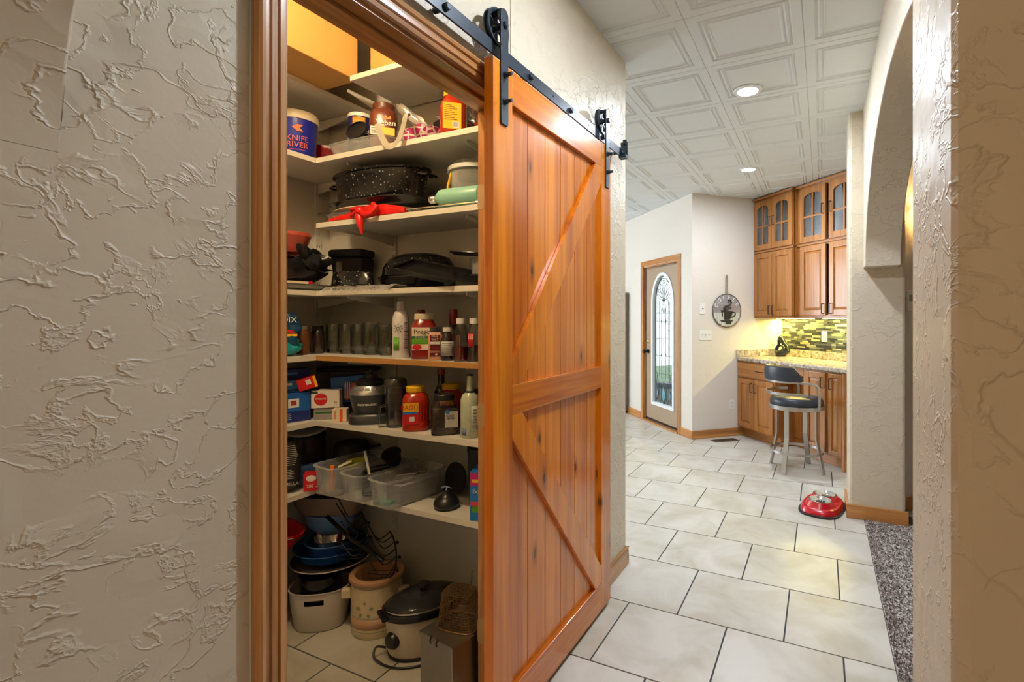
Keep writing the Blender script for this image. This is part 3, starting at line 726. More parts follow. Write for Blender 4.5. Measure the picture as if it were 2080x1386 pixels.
# countertop
def granite():
    m, t, p, out = nt('mottled_laminate'); v = coords(t)
    n = N(t, 'TexNoise', i_Scale=26.0, i_Detail=6.0, i_Roughness=.7); t.links.new(v, n.inputs['Vector'])
    rp = N(t, 'ValToRGB'); e = rp.color_ramp.elements; e[0].position = .35; e[0].color = c4(srgb(104, 92, 82)); e[1].position = .62; e[1].color = c4(srgb(206, 194, 176))
    x = rp.color_ramp.elements.new(.48); x.color = c4(srgb(168, 154, 138))
    t.links.new(n.outputs[0], rp.inputs[0]); t.links.new(rp.outputs[0], p.inputs['Base Color']); p.inputs['Roughness'].default_value = .22; return m
GRAN = granite()
ct = kthing('countertop', 'mottled beige laminate countertop with raised backsplash lip', 'countertop', 0, .59, .878)
bx(.002, 1.56, 0, .676, 0, .042).obj('slab', GRAN, ct, bevel=.01)
bx(.022, 1.56, .656, .676, .043, .125).obj('back_lip', GRAN, ct, bevel=.004); bx(.002, .021, .0, .676, .043, .125).obj('side_lip', GRAN, ct, bevel=.004)
# mosaic backsplash: single glass and stone strips
bs = kthing('backsplash', 'glass and stone strip mosaic backsplash under the wall cabinets', 'backsplash', 0, 1.264, 1.004)
bx(.0, 1.56, .0, .005, .0, .37).obj('grout', mat('mosaic_grout', (.30, .30, .25), .8), bs)
cols = [srgb(46, 48, 46), srgb(70, 74, 68), srgb(112, 112, 94), srgb(168, 160, 120), srgb(196, 190, 160), srgb(84, 92, 82), srgb(150, 138, 96), srgb(34, 36, 38), srgb(130, 134, 118)]
mms = [mat('mosaic_%d' % i, c_, .2 if i % 2 == 0 else .4, var=.15, scale=40) for i, c_ in enumerate(cols)]
sm = {}
rr = random.Random(11); z = .002; hs = [.024, .017, .024, .024, .017]; k = 0
while z < .366:
    h = hs[k % 5]; k += 1
    if z+h > .368: h = .368-z
    x = -rr.random()*.1
    while x < 1.5:
        L = rr.choice([.06, .09, .12, .15]); x0, x1 = max(x, .001), min(x+L, 1.5); x += L
        if x1-x0 < .012 or h < .006: continue
        mi = rr.choice([0, 0, 0, 1, 1, 2, 3, 5, 5, 6, 7, 7, 8]); key = (round(x1-x0, 3), h, mi)
        if key not in sm: sm[key] = bx(.001, x1-x0-.001, -.0065, 0, .001, h-.001).mesh('mosaic_tile'); sm[key].materials.append(mms[mi])
        link('mosaic_tile', sm[key], bs, loc=(x0, 0, z))
    z += h
# under cabinet light strips
STRIP = glow('warm_led_strip', (1, .85, .36), 5)
for nm, b0, b1, a in (('slim warm under-cabinet light below the paired arched doors', .02, .58, 1.16), ('slim warm under-cabinet light next to the plaster column', .72, 1.40, 1.16)):
    u = kthing('under_cabinet_light', nm, 'light strip', b0, a, 1.362, 'under-cabinet lights')
    bx(0, b1-b0, 0, .03, .004, .012).obj('housing', WHITEP, u); bx(.005, b1-b0-.005, -.006, .036, 0, .005).obj('diffuser', STRIP, u)
    c_ = kw(a+.015, (b0+b1)/2, 1.356); area('under_cabinet_lamp', c_, (0, 0, KR), b1-b0, 9.0, (1, .84, .22), sy=.042)
def plate(name, label, cat, loc, rz, w_, h_, kind, group=None):
    p_ = thing(name, label, cat, loc, rz, group)
    MB().prism(rrect(w_, h_, .006, 2), -.006, -.0003, 'y').obj('plate', WHITEP, p_, bevel=.002)
    if kind == 'outlet':
        for dz in (-.02, .02): MB().prism(rrect(.034, .026, .008, 3, 0, dz), -.009, -.0062, 'y').obj('socket', WHITEP, p_)
        sl_ = MB()
        for dz in (-.02, .02):
            for dx in (-.007, .007): sl_.box(dx-.0012, dx+.0012, -.0094, -.009, dz-.004, dz+.006)
        sl_.obj('slots', BLACKP, p_)
    elif kind == 'switch3':
        for dx in (-.046, 0, .046):
            bx(dx-.006, dx+.006, -.009, -.0062, -.014, .014).obj('toggle_well', WHITEP, p_); bx(dx-.004, dx+.004, -.02, -.009, .0, .008).obj('toggle', mat('toggle', (.55, .54, .5), .4), p_)
    elif kind == 'switch':
        bx(-.006, .006, -.009, -.0062, -.014, .014).obj('toggle_well', WHITEP, p_); bx(-.004, .004, -.02, -.009, 0, .008).obj('toggle', mat('toggle', (.55, .54, .5), .4), p_)
    elif kind == 'knob':
        MB().lathe([(0, 0), (.007, 0), (.006, .008), (0, .009)], 10).obj('indicator', mat('red_lens', (.35, .04, .02), .3), p_, loc=(.006, -.006, 0)).rotation_euler = (pi/2, 0, 0)
    return p_
plate('outlet', 'white outlet plate set in the mosaic backsplash', 'outlet', kw(1.2565, .652, 1.17), KR, .075, .118, 'outlet')
CR_ = KR+pi/2     # things on the coffee wall face +b
plate('outlet', 'white outlet low on the wall below the coffee sign', 'outlet', kw(.535, .001, .365), CR_, .075, .118, 'outlet')
plate('light_switch', 'white triple light switch plate left of the coffee sign', 'light switch', kw(.172, .001, 1.178), CR_, .165, .118, 'switch3')
plate('wall_indicator', 'pale green wall plate with a red indicator above the triple switch', 'wall plate', kw(.128, .001, 1.48), CR_, .075, .125, 'knob')
# coffee sign (faces +b: local -y)
cs = thing('coffee_sign', 'round metal and wood COFFEE sign with a steaming cup, hung by a rope', 'wall sign', kw(.452, .012, 1.458), CR_)
GREYW = wood('grey_board', srgb(168, 160, 158), srgb(128, 120, 118), 0, 14, .6)
PALEW = wood('white_board', srgb(212, 214, 206), srgb(178, 180, 170), 2, 18, .6)
SIGNM = mat('sign_black_metal', (.03, .028, .024), .5, .2)
GALV = mat('galvanised', (.72, .80, .90), .4, .0)
r0 = .19
MB().prism([(r0*cos(2*pi*i/48), r0*sin(2*pi*i/48)) for i in range(48)], -.004, .004, 'y').obj('board', GREYW, cs)
# lower white slats
for i in range(14):
    x0 = -.175+i*.025; xm = x0+.0115; lim = sqrt(max(r0*r0-xm*xm, 0))-.004
    if lim > .03: bx(x0, x0+.023, -.008, -.004, -lim+(i % 2)*.006, -.025).obj('slat', PALEW, cs)
ri = MB(); ri.tube([((r0+.001)*cos(2*pi*i/48), -.003, (r0+.001)*sin(2*pi*i/48)) for i in range(48)], .006, 6, True); ri.obj('rim', mat('rust_rim', (.16, .13, .11), .6, .4), cs)
cup = MB().prism([(-.085, .005), (.075, -.01), (.055, -.075), (.03, -.105), (-.035, -.105), (-.065, -.07)], -.014, -.009, 'y')
cup.tube([(.065, -.012, -.02), (.10, -.012, -.02), (.112, -.012, -.04), (.095, -.012, -.062), (.058, -.012, -.078)], .006, 5)
cup.prism([(-.10, -.112), (.085, -.112), (.055, -.132), (.05, -.155), (-.02, -.155), (-.02, -.132), (-.07, -.13)], -.014, -.009, 'y')
cup.obj('cup', SIGNM, cs)
stm = MB().tube([(-.035, -.012, .0), (-.045, -.012, .03), (-.02, -.012, .05), (.03, -.012, .062), (.055, -.012, .09), (.045, -.012, .122), (.015, -.012, .122), (.012, -.012, .104), (.026, -.012, .10)], [.010, .012, .012, .011, .010, .008, .007, .006, .004], 6)
stm.tube([(-.025, -.012, .01), (.01, -.012, .022), (.05, -.012, .032), (.055, -.012, .045)], [.004, .008, .007, .003], 6); stm.obj('steam', SIGNM, cs)
bx(-.06, -.048, -.0155, -.0145, -.09, -.02).obj('cup_cutout', PALEW, cs)  # pale bar for the cut-out shape in the cup, part of the sign design
for ch, an in zip('COFFEE', (158, 132, 106, 80, 54, 28)):
    a = R(an); text(ch, .062, GALV, cs, ((r0-.036)*cos(a), -.006, (r0-.036)*sin(a)), rot=(0, pi/2-a, 0) if True else None, depth=.006)
rp_ = MB().tube([(-.008, 0, r0), (-.012, 0, r0+.05), (-.01, 0, r0+.20), (0, 0, r0+.225), (.01, 0, r0+.20), (.010, 0, r0+.05), (.008, 0, r0)], .006, 6); rp_.ball((0, 0, r0+.035), .018).ball((.008, 0, r0+.012), .014)
rp_.obj('rope', mat('jute', (.36, .27, .17), .9, bump=.6, bscale=120), cs, smooth=60)
# abstract sculpture on the counter
sc_ = kthing('sculpture', 'small dark glazed abstract seated sculpture on the countertop corner', 'sculpture', .16, 1.12, .926)
s_ = MB(); BRZ = mat('dark_glaze', (.03, .035, .03), .18, .3)
s_.tube([(.0, .0, .02), (-.055, 0, .035), (-.085, 0, .015), (-.06, -.03, .012), (.0, -.05, .018), (.06, -.04, .03), (.085, 0, .065), (.06, .01, .11), (.02, .0, .15), (-.005, 0, .19), (-.03, 0, .215), (-.055, 0, .18), (-.05, -.01, .13), (-.075, -.02, .085), (-.05, -.045, .045), (.0, -.06, .04), (.05, -.05, .06), (.06, -.03, .10), (.02, -.02, .125), (-.02, -.015, .12)], [.022, .024, .018, .018, .022, .028, .030, .028, .026, .028, .030, .024, .018, .022, .024, .024, .022, .02, .016, .008], 10)
s_.ball((.0, .0, .035), .06, sc=(1.2, .8, .6)); s_.obj('figure', BRZ, sc_, smooth=80)
# floor register
fv = thing('floor_register', 'brown metal floor vent in the tiles below the coffee sign', 'floor vent', (-.98, 5.80, .001), KR+R(-2)+pi/2)
bx(-.15, .15, -.05, .05, 0, .006).obj('frame', mat('vent_brown', srgb(120, 104, 86), .5, .3), fv)
for i in range(16): bx(-.138+i*.0175, -.130+i*.0175, -.04, .04, .0062, .010).obj('slat', mat('vent_dark', srgb(84, 70, 56), .5, .3), fv)

# ------------------------------------------------------------------ bar stool
VIN = mat('navy_vinyl', (.018, .024, .036), .38, var=.1)
SR = .205
stl = thing('bar_stool', 'brushed steel swivel bar stool with navy cushion and curved back', 'bar stool', (-.208, 4.985, 0), R(-68))
stl.scale = (1.1, 1.1, 1.0)
MB().lathe([(0, .585), (SR-.01, .585), (SR, .60), (SR, .635), (SR-.012, .652), (SR*.8, .662), (0, .668)], 36).obj('seat', VIN, stl, smooth=50)
MB().open_lathe([(SR+.004, .555), (SR+.008, .557), (SR+.008, .592), (SR+.004, .594), (SR-.01, .592), (SR-.01, .557), (SR+.004, .555)], seg=36).obj('seat_ring', STEEL, stl, smooth=50)
MB().lathe([(0, .555), (SR-.012, .555), (SR-.012, .584), (0, .584)], 24).obj('swivel_plate', BLACKP, stl)
for k in range(4):
    a = R(45+90*k); u = Vector((cos(a), sin(a), 0)); tv = Vector((-sin(a), cos(a), 0))
    t_, b_ = u*.165, u*.222; L = MB(); hw, th = .019, .006
    vv = []
    for base, z in ((b_, .002), (u*.165, .30), (t_, .553)):
        for du, dt in ((-th, -hw), (th, -hw), (th, hw), (-th, hw)): q = base+u*du+tv*dt; vv.append((q.x, q.y, z))
    L.add(vv, [(0, 3, 2, 1), (8, 9, 10, 11)]+[(r_*4+i, r_*4+(i+1) % 4, r_*4+4+(i+1) % 4, r_*4+4+i) for r_ in (0, 1) for i in range(4)])
    L.obj('leg', STEEL, stl)
fr_ = .198
MB().open_lathe([(fr_, .165), (fr_+.008, .165), (fr_+.008, .188), (fr_, .188), (fr_, .165)], seg=40).obj('foot_ring', STEEL, stl, smooth=40)
def band(r, a0, a1, z0, z1, th, n=28, zf=None):
    m_ = MB(); v = []
    for i in range(n+1):
        a = a0+(a1-a0)*i/n; dz = zf(i/n) if zf else 0
        for rr_, z in ((r, z0), (r+th, z0), (r+th, z1), (r, z1)): v.append((rr_*cos(a), rr_*sin(a), z+dz))
    f = [(i*4+k, i*4+(k+1) % 4, i*4+4+(k+1) % 4, i*4+4+k) for i in range(n) for k in range(4)]+[(0, 1, 2, 3), (n*4, n*4+3, n*4+2, n*4+1)]
    return m_.add(v, f)
A0, A1 = R(180+5), R(360-5)     # rear half, rear is -y
band(SR+.022, R(178), R(362), .69, .714, .006).obj('seat_hoop', STEEL, stl, smooth=40)
band(SR+.022, R(192), R(348), .80, .816, .008).obj('back_band', STEEL, stl, smooth=40)
arm = MB()
for sg in (0, 1):
    P = []
    for i in range(9):
        k = i/8; a = R(348+30*k) if sg == 0 else R(192-30*k); z = .808-.0*k
        if k > .4: z = .808-(k-.4)/.6*.02
        P.append(((SR+.026)*cos(a), (SR+.026)*sin(a), z))
    e_ = P[-1]; P += [(e_[0]*1.0, e_[1]+.02, .765), (e_[0], e_[1]+.026, .70), (e_[0]*.985, e_[1]+.026, .575)]
    arm.tube(P, .009, 8, flat=(.011, .007))
arm.obj('arm', STEEL, stl, smooth=40)
bk = MB(); n = 24; v = []; f = []
prof_ = [(0, 0), (.012, -.006), (.03, .0), (.036, .06), (.03, .115), (.014, .122), (.0, .112), (-.006, .06)]
for i in range(n+1):
    a = R(190+160*i/n); tp = min(1, min(i, n-i)/3+.35)
    for dr, dz in prof_: v.append(((SR+.012+dr)*cos(a), (SR+.012+dr)*sin(a), .822+dz*(tp if dz > .02 else 1)))
m_ = len(prof_)
f = [(i*m_+k, i*m_+(k+1) % m_, (i+1)*m_+(k+1) % m_, (i+1)*m_+k) for i in range(n) for k in range(m_)]+[tuple(range(m_)), tuple(n*m_+k for k in range(m_))[::-1]]
bk.add(v, f).obj('backrest', VIN, stl, smooth=60)
# ------------------------------------------------------------------ pet feeder
pf = thing('pet_feeder', 'red double pet feeder with two steel bowls by the column foot', 'pet bowl', (.005, 4.035, 0), R(78))
REDP = mat('red_plastic', srgb(196, 18, 34), .25, var=.06, coat=.4)
MB().lathe([(.98, .001), (1.04, .001), (1.04, .012), (.98, .014)], 40, sx=.215, sy=.135, pw=3.2).obj('rubber_foot', BLACKP, pf, smooth=40)
bod = MB(); prf = [(.97, .012), (.95, .026), (.88, .046), (.8, .050)]
bod.lathe([(a, z) for a, z in prf], 48, sx=.215, sy=.135, pw=3.0)
bod.obj('base', REDP, pf, smooth=40)
for sx_ in (-.078, .078):
    MB().open_lathe([(.106, .040), (.092, .062), (.079, .083), (.076, .083), (.08, .05)], seg=36).obj('collar', REDP, pf, smooth=50, loc=(sx_, 0, 0))
    MB().open_lathe([(.074, .0795), (.078, .083), (.073, .085), (.066, .080), (.055, .062), (.03, .056), (.0005, .055)], seg=32).obj('bowl', CHROME, pf, smooth=50, loc=(sx_, 0, .002))
kb_ = MB(); rr = random.Random(2)
for i in range(60): a, r_ = rr.random()*6.28, rr.random()*.045; kb_.ball((-.078+r_*cos(a), r_*sin(a), .062+rr.random()*.006), .005, 5, 3)
o = kb_.obj('kibble', mat('kibble_brown', (.09, .055, .03), .8), pf); o['kind'] = 'stuff'
# ------------------------------------------------------------------ living room wall things
sl_ = pi/4
def lw(d, off, z): return (.405+Q*d+Q*off, 4.115+Q*d-Q*off, z)      # along the wall, out of the wall
plate('light_switch', 'white light switch on the living room wall beyond the arch', 'light switch', lw(.30, .001, 1.17), sl_, .075, .118, 'switch')
th_ = thing('thermostat', 'slim white thermostat box on the wall beside the column', 'thermostat', lw(.205, .001, 1.49), sl_)
bx(-.03, .03, -.028, -.0005, -.075, .075).obj('case', WHITEP, th_, bevel=.005); bx(-.016, .016, -.0295, -.0282, .0, .045).obj('display', mat('lcd', (.3, .34, .3), .3), th_)
sc2 = thing('wall_sconce', 'wrought iron leaf wall sconce glowing behind the arch', 'wall lamp', lw(.30, .0, 2.0), sl_)
IRON = mat('antique_gold_iron', (.22, .12, .04), .45, .6)
ir = MB().tube([(-.02, -.03, .16), (-.06, -.05, .12), (-.085, -.06, .03), (-.07, -.06, -.06), (-.02, -.05, -.13), (.03, -.04, -.16)], .008, 6).tube([(-.045, -.05, .14), (-.05, -.05, .06), (-.02, -.05, -.03), (.03, -.04, -.08)], .006, 6).tube([(.0, -.001, -.1), (.0, -.05, -.1)], .02, 8)
ir.obj('frame', IRON, sc2, smooth=50)
lf = MB()
for (x, z, a) in ((-.02, -.085, .3), (.0, -.13, -.5)):
    d = Vector((cos(a), 0, sin(a))); q = Vector((-sin(a), 0, cos(a)))*.014; c0 = Vector((x, -.06, z)); lf.add([c0-d*.04, c0+q+Vector((0, -.006, 0)), c0+d*.04, c0-q+Vector((0, -.006, 0)), c0+Vector((0, .004, 0))], [(0, 1, 4), (1, 2, 4), (2, 3, 4), (3, 0, 4)])
lf.obj('leaf', IRON, sc2)
MB().open_lathe([(.035, -.02), (.06, .03), (.075, .10), (.08, .12), (.077, .12), (.057, .03), (.032, -.018)], seg=20).obj('shade', clear('alabaster_shade', (1, .85, .6), .35, .4), sc2, smooth=60, loc=(.05, -.09, .02))
MB().ball((.05, -.09, .06), .025).obj('bulb', glow('warm_bulb', (1, .72, .35), 25), sc2)
pl = bpy.data.lights.new('sconce_lamp', 'POINT'); pl.energy = 7; pl.color = (1, .68, .3); pl.shadow_soft_size = .05
o = bpy.data.objects.new('sconce_lamp', pl); col.objects.link(o); o.location = lw(.35, .09, 2.115)
# ------------------------------------------------------------------ pantry shelving
SHW = mat('shelf_white', (.74, .71, .65), .45, var=.03)
SHE = mat('shelf_edge_cream', (.76, .71, .60), .5, var=.04)
RAILM = mat('rail_white', (.72, .69, .63), .5, var=.03)
ZS = {1: 2.385, 2: 2.068, 3: 1.783, 4: 1.487, 5: 1.203, 6: .917, 7: .620}
SFX, SFY = -2.0, 1.5          # shelf front lines: west shelves x, north shelves y
def standard(loc, rz, label, z0=.35, z1=2.62):
    r = thing('shelf_standard', label, 'shelf rail', loc, rz, 'slotted shelf standards')
    c_ = MB().box(-.014, -.0125, -.012, -.0003, z0, z1).box(.0125, .014, -.012, -.0003, z0, z1)     # hollow channel with punched slots
    for xa, xb in ((-.0125, -.0078), (-.0042, .0042), (.0078, .0125)): c_.box(xa, xb, -.012, -.0105, z0, z1)
    za = z0; z = z0+.03
    while True:
        zb = z if z < z1-.03 else z1
        for dx in (-.006, .006): c_.box(dx-.0018, dx+.0018, -.012, -.0105, za, zb)
        if zb == z1: break
        za = z+.013; z += .032
    c_.obj('channel', RAILM, r)
standard((-1.86, NY, 0), 0, 'slotted white shelf standard on the wall behind the jars')
standard((-1.22, NY, 0), 0, 'slotted white shelf standard hidden behind the door side bottles')
standard((WX, 1.745, 0), pi/2, 'slotted white shelf standard near the pantry corner')
standard((WX, .9, 0), pi/2, 'slotted white shelf standard behind the doorway casing')
def bracket_n(p, x, z, L=.26):     # under a north shelf, from the wall to the front
    MB().prism([(NY-.012, z-.022), (NY-.012, z-.07), (NY-.05, z-.066), (NY-.012-L, z-.034), (NY-.012-L, z-.022)], x-.003, x+.003, 'x').obj('bracket', RAILM, p)
def bracket_w(p, y, z, L=.26):
    MB().prism([(WX+.012, z-.022), (WX+.012, z-.07), (WX+.05, z-.066), (WX+.012+L, z-.034), (WX+.012+L, z-.022)], y-.003, y+.003, 'y').obj('bracket', RAILM, p)
WOODE = wood('shelf_wood_edge', srgb(206, 154, 86), srgb(158, 106, 50), 0, 20, .5)
def shelf(k, label, north=True, x0=SFX, front=None, edge=None):
    z = ZS[k]; s_ = thing('shelf', label, 'shelf', (0, 0, 0), group='white pantry shelves')
    if north:
        bx(x0+.001, XW-.126, SFY+.004, NY-.013, z-.02, z).obj('board', SHW, s_); bx(x0+.001, XW-.126, SFY, SFY+.0035, z-.021, z+.0004).obj('edging', edge or SHE, s_)
        for x in (-1.86, -1.22): bracket_n(s_, x, z)
    else:
        bx(WX+.013, SFX-.004, -.15, NY-.001, z-.02, z).obj('board', SHW, s_); bx(SFX-.0035, SFX, -.15, SFY-.001, z-.021, z+.0004).obj('edging', edge or SHE, s_)
        for y in ((.9,) if k == 7 else (1.745, .9)): bracket_w(s_, y, z)
    return s_
shelf(1, 'white shelf highest on the back pantry wall, nothing on it', True, -1.79)
shelf(2, 'white shelf holding the coffee cans and pink patterned bag')
shelf(3, 'white shelf holding the speckled roaster and mint bottle')
shelf(4, 'white shelf holding dark baking pans and the domed lid')
shelf(5, 'white shelf with wooden front edge holding glass jars and sauces', edge=WOODE)
shelf(6, 'white shelf holding the blender base and yellow capped sauce jars')
shelf(7, 'white shelf holding three clear plastic bins')
shelf(1, 'white side shelf under the big cardboard box', False)
shelf(2, 'white side shelf holding the blue pail', False)
shelf(4, 'white side shelf holding the black bag and dark metal tray', False)
shelf(5, 'white side shelf holding the teal bag', False)
shelf(6, 'white side shelf holding blue cartons', False)
shelf(7, 'white side shelf holding the black coffee bag', False)

# ------------------------------------------------------------------ builders for pantry goods
FACE = R(42)
def cyl_label(parent, r, z0, z1, a, m, off=0, name='label', sx=1, sy=1, pw=2):
    q = MB(); n = max(10, int(a*9)); rr_ = r+.0009; v = []
    for i in range(n+1):
        t_ = -pi/2+off+a*(i/n-.5); cx_, cy_ = cos(t_), sin(t_)
        if pw != 2: k_ = (abs(cx_)**pw+abs(cy_)**pw)**(-1/pw); cx_ *= k_; cy_ *= k_
        for z in (z0, z1): v.append((rr_*sx*cx_, rr_*sy*cy_, z))
    f = [(2*i, 2*i+2, 2*i+3, 2*i+1) for i in range(n)]
    o = q.add(v, f).obj(name, m, parent, smooth=60); sm_ = o.modifiers.new('thick', 'SOLIDIFY'); sm_.thickness = .0004; return o
def bottle(name, label, cat, loc, prof, m, cap=None, capm=None, rz=FACE, pw=2, seg=28, group=None, sx=1, sy=1, fill=None):
    b = thing(name, label, cat, loc, rz, group)
    MB().lathe(prof, seg, pw=pw, sx=sx, sy=sy).obj('body', m, b, smooth=40)
    if fill: MB().lathe(fill[0], seg, pw=pw, sx=sx, sy=sy).obj('contents', fill[1], b, smooth=40)
    if cap: MB().lathe(cap, 24).obj('cap', capm, b, smooth=40)
    return b
PAPER = mat('label_cream', srgb(232, 220, 190), .6, var=.03)
YEL = mat('label_yellow', srgb(244, 190, 30), .5, var=.05)
REDL = mat('label_red', srgb(200, 24, 32), .5, var=.05)
GRN = mat('label_green', srgb(92, 160, 40), .5, var=.08)
DKG = mat('label_dark_green', srgb(30, 110, 52), .5)
BLU = mat('label_blue', srgb(30, 110, 190), .5)
WHT = mat('label_white', srgb(232, 230, 222), .55, var=.03)
BLK = mat('print_black', (.02, .02, .022), .6)
MAR = mat('print_maroon', srgb(104, 22, 34), .5)
SAUCE = mat('tomato_sauce', srgb(176, 40, 10), .12, var=.15, coat=.6)
SAUCE2 = mat('dark_tomato_sauce', srgb(136, 24, 14), .12, var=.15, coat=.6)
CLG = glassy('clear_glass', (.86, .89, .86), .9, .04, .07)
CLP = glassy('clear_plastic', (.84, .85, .86), .8, .08, .06)
MILKY = clear('milky_plastic', (.80, .81, .80), .13, .22)
SPECK_ = None
def speckle():
    m, t, p, out = nt('speckled_enamel'); v = coords(t); vo = N(t, 'TexVoronoi', i_Scale=62.0); t.links.new(v, vo.inputs['Vector'])
    f = math_(t, 'SUBTRACT', 1.0, math_(t, 'MULTIPLY', vo.outputs['Distance'], 4.2, True), True)
    q = N(t, 'TexNoise', i_Scale=30.0); t.links.new(v, q.inputs['Vector'])
    f = math_(t, 'MULTIPLY', f, math_(t, 'MULTIPLY', math_(t, 'SUBTRACT', q.outputs[0], .36), 8.0, True), True)
    t.links.new(mixc(t, f, (.008, .008, .010), (.55, .55, .55)), p.inputs['Base Color']); p.inputs['Roughness'].default_value = .16; return m
SPECK = speckle()
ENAM = mat('black_enamel', (.008, .008, .010), .18, var=.2)
DMETAL = mat('dark_bakeware', (.03, .031, .033), .35, .5, .15)
GREYP = mat('grey_plastic', (.25, .25, .25), .45)

def pan(name, label, cat, loc, L, Wd, h, m, rz=0, flare=1.12, pw=3, wall=.003, rim=.008, rot=None, handles=None):
    p_ = thing(name, label, cat, loc, rz, rot=rot); a, b = L/2/flare, Wd/2/flare; F_ = flare
    pr = [(0, 0), (.92, 0), (1, .006), (F_, h), (F_+rim/a, h+.001), (F_+rim/a, h+.004), (F_-wall/a, h+.003), (1-wall/a, .008), (0, .004)]
    MB().lathe([(r*1.0, z) for r, z in pr], 40, sx=a, sy=b, pw=pw).obj('body', m, p_, smooth=45)
    if handles:
        for sg in (-1, 1): MB().tube([(sg*L/2*.99, -.05, h-.006), (sg*(L/2+.018), -.035, h-.002), (sg*(L/2+.018), .035, h-.002), (sg*L/2*.99, .05, h-.006)], .006, 6).obj('handle', m, p_, smooth=50)
    return p_
def carton(name, label, loc, sz, m, rz=0, rot=None, group=None):
    c = thing(name, label, 'carton', loc, rz, group, rot=rot); w_, d_, h_ = sz
    bx(-w_/2, w_/2, -d_/2, d_/2, 0, h_).obj('box', m, c, bevel=.0015)
    return c
def face(c, sz, x0, x1, z0, z1, m, side='f', name='print', t_=.0006):
    w_, d_, h_ = sz
    if side == 'f': bx(x0, x1, -d_/2-t_, -d_/2+.0001, z0, z1).obj(name, m, c)
    else: bx(w_/2-.0001, w_/2+t_, x0, x1, z0, z1).obj(name, m, c)

# ---- top shelf: cardboard boxes
CARD = mat('cardboard', srgb(206, 158, 88), .75, var=.06, scale=5, bump=.15, bscale=8)
cb1 = thing('cardboard_box', 'big tan cardboard box on the side shelf under the pantry ceiling', 'box', (-2.03, .95, ZS[1]+.001))
bx(-.24, .23, -.72, .60, 0, .36).obj('walls', CARD, cb1, bevel=.004)
for y in (-.35, -.05, .22, .44): bx(.2302, .2314, y-.002, y+.002, 0, .36).obj('crease', CARD, cb1)
cb2 = thing('cardboard_box', 'shallow brown cardboard box behind the highest shelf front', 'box', (-1.46, 1.68, ZS[1]+.001))
bx(-.29, .29, -.11, .12, 0, .37).obj('walls', CARD, cb2, bevel=.004); bx(-.30, .30, -.1102, -.1092, .3, .304).obj('crease', CARD, cb2)
# ---- shelf 2
z = ZS[2]+.001
pl_ = thing('plastic_pail', 'blue plastic pail with white lid and orange company logo', 'pail', (-2.13, 1.50, z), R(58))
PB = mat('pail_blue', srgb(28, 36, 150), .35, var=.05); ORP = mat('print_orange', srgb(214, 96, 34), .5)
MB().lathe([(0, 0), (.072, 0), (.076, .006), (.086, .17), (0, .17)], 32).obj('body', PB, pl_, smooth=40)
MB().lathe([(0, .17), (.09, .17), (.092, .176), (.09, .20), (.085, .208), (.08, .206), (0, .206)], 32).obj('lid', mat('lid_cream', srgb(226, 216, 190), .45), pl_, smooth=40)
text('KNIFE', .034, ORP, pl_, (0, 0, .082), bend=.0832); text('RIVER', .034, ORP, pl_, (0, 0, .054), bend=.0815); cyl_label(pl_, .0772, .034, .036, .8, ORP, 0, 'print_line')
lg = MB().prism([(-.022, .128), (-.002, .142), (.022, .142), (.008, .128), (.022, .113), (-.002, .113)], -.0866, -.0848, 'y').obj('logo', ORP, pl_)
jg = bottle('plastic_jug', 'milky white plastic jug beside the blue pail', 'jug', (-2.13, 1.355, z), [(0, 0), (.045, 0), (.05, .01), (.05, .13), (.03, .17), (.015, .185), (0, .185)], mat('milky_jug', (.62, .62, .52), .4), [(.0, .185), (.019, .185), (.019, .2), (0, .2)], WHITEP)
rt = thing('red_tub', 'dark red plastic tub behind the blue pail', 'tub', (-2.17, 1.70, z), R(50))
MB().lathe([(0, 0), (.045, 0), (.06, .10), (.063, .104), (.063, .112), (0, .112)], 28, pw=4).obj('body', mat('dark_red_plastic', srgb(130, 16, 24), .35), rt, smooth=40); MB().lathe([(.0, .1125), (.064, .1125), (.064, .121), (0, .121)], 28, pw=4).obj('lid', mat('dark_red_plastic', srgb(130, 16, 24), .35), rt, smooth=40)
# clear shallow tray carrying the cans
ty = thing('clear_tray', 'shallow clear plastic tray under the coffee containers', 'tray', (-1.785, 1.600, z), 0)
a_, b_ = .165, .085
MB().lathe([(0, 0), (.9, 0), (.95, .004), (1.06, .046), (1.12, .048), (1.12, .052), (1.05, .05), (.93, .007), (0, .003)], 40, sx=a_, sy=b_, pw=5).obj('body', MILKY, ty, smooth=40)
zt = z+.0045
cn = bottle('coffee_can', 'white and blue ground coffee can with a portrait label', 'coffee can', (-1.855, 1.61, zt), [(0, 0), (.05, 0), (.05, .178), (0, .178)], mat('can_navy', srgb(36, 32, 96), .4), [(0, .178), (.052, .178), (.052, .191), (.048, .195), (0, .195)], mat('can_white_lid', srgb(236, 232, 220), .4))
cyl_label(cn, .05, .134, .172, 1.1, mat('portrait_gold', srgb(206, 150, 52), .5)); cyl_label(cn, .0508, .130, .137, 1.1, REDL)
text('CHASE&', .030, WHT, cn, (0, 0, .112), bend=.0515); text('SANBORN', .029, WHT, cn, (0, 0, .084), bend=.0515); text('GROUND COFFEE', .011, WHT, cn, (0, 0, .062), bend=.0515)
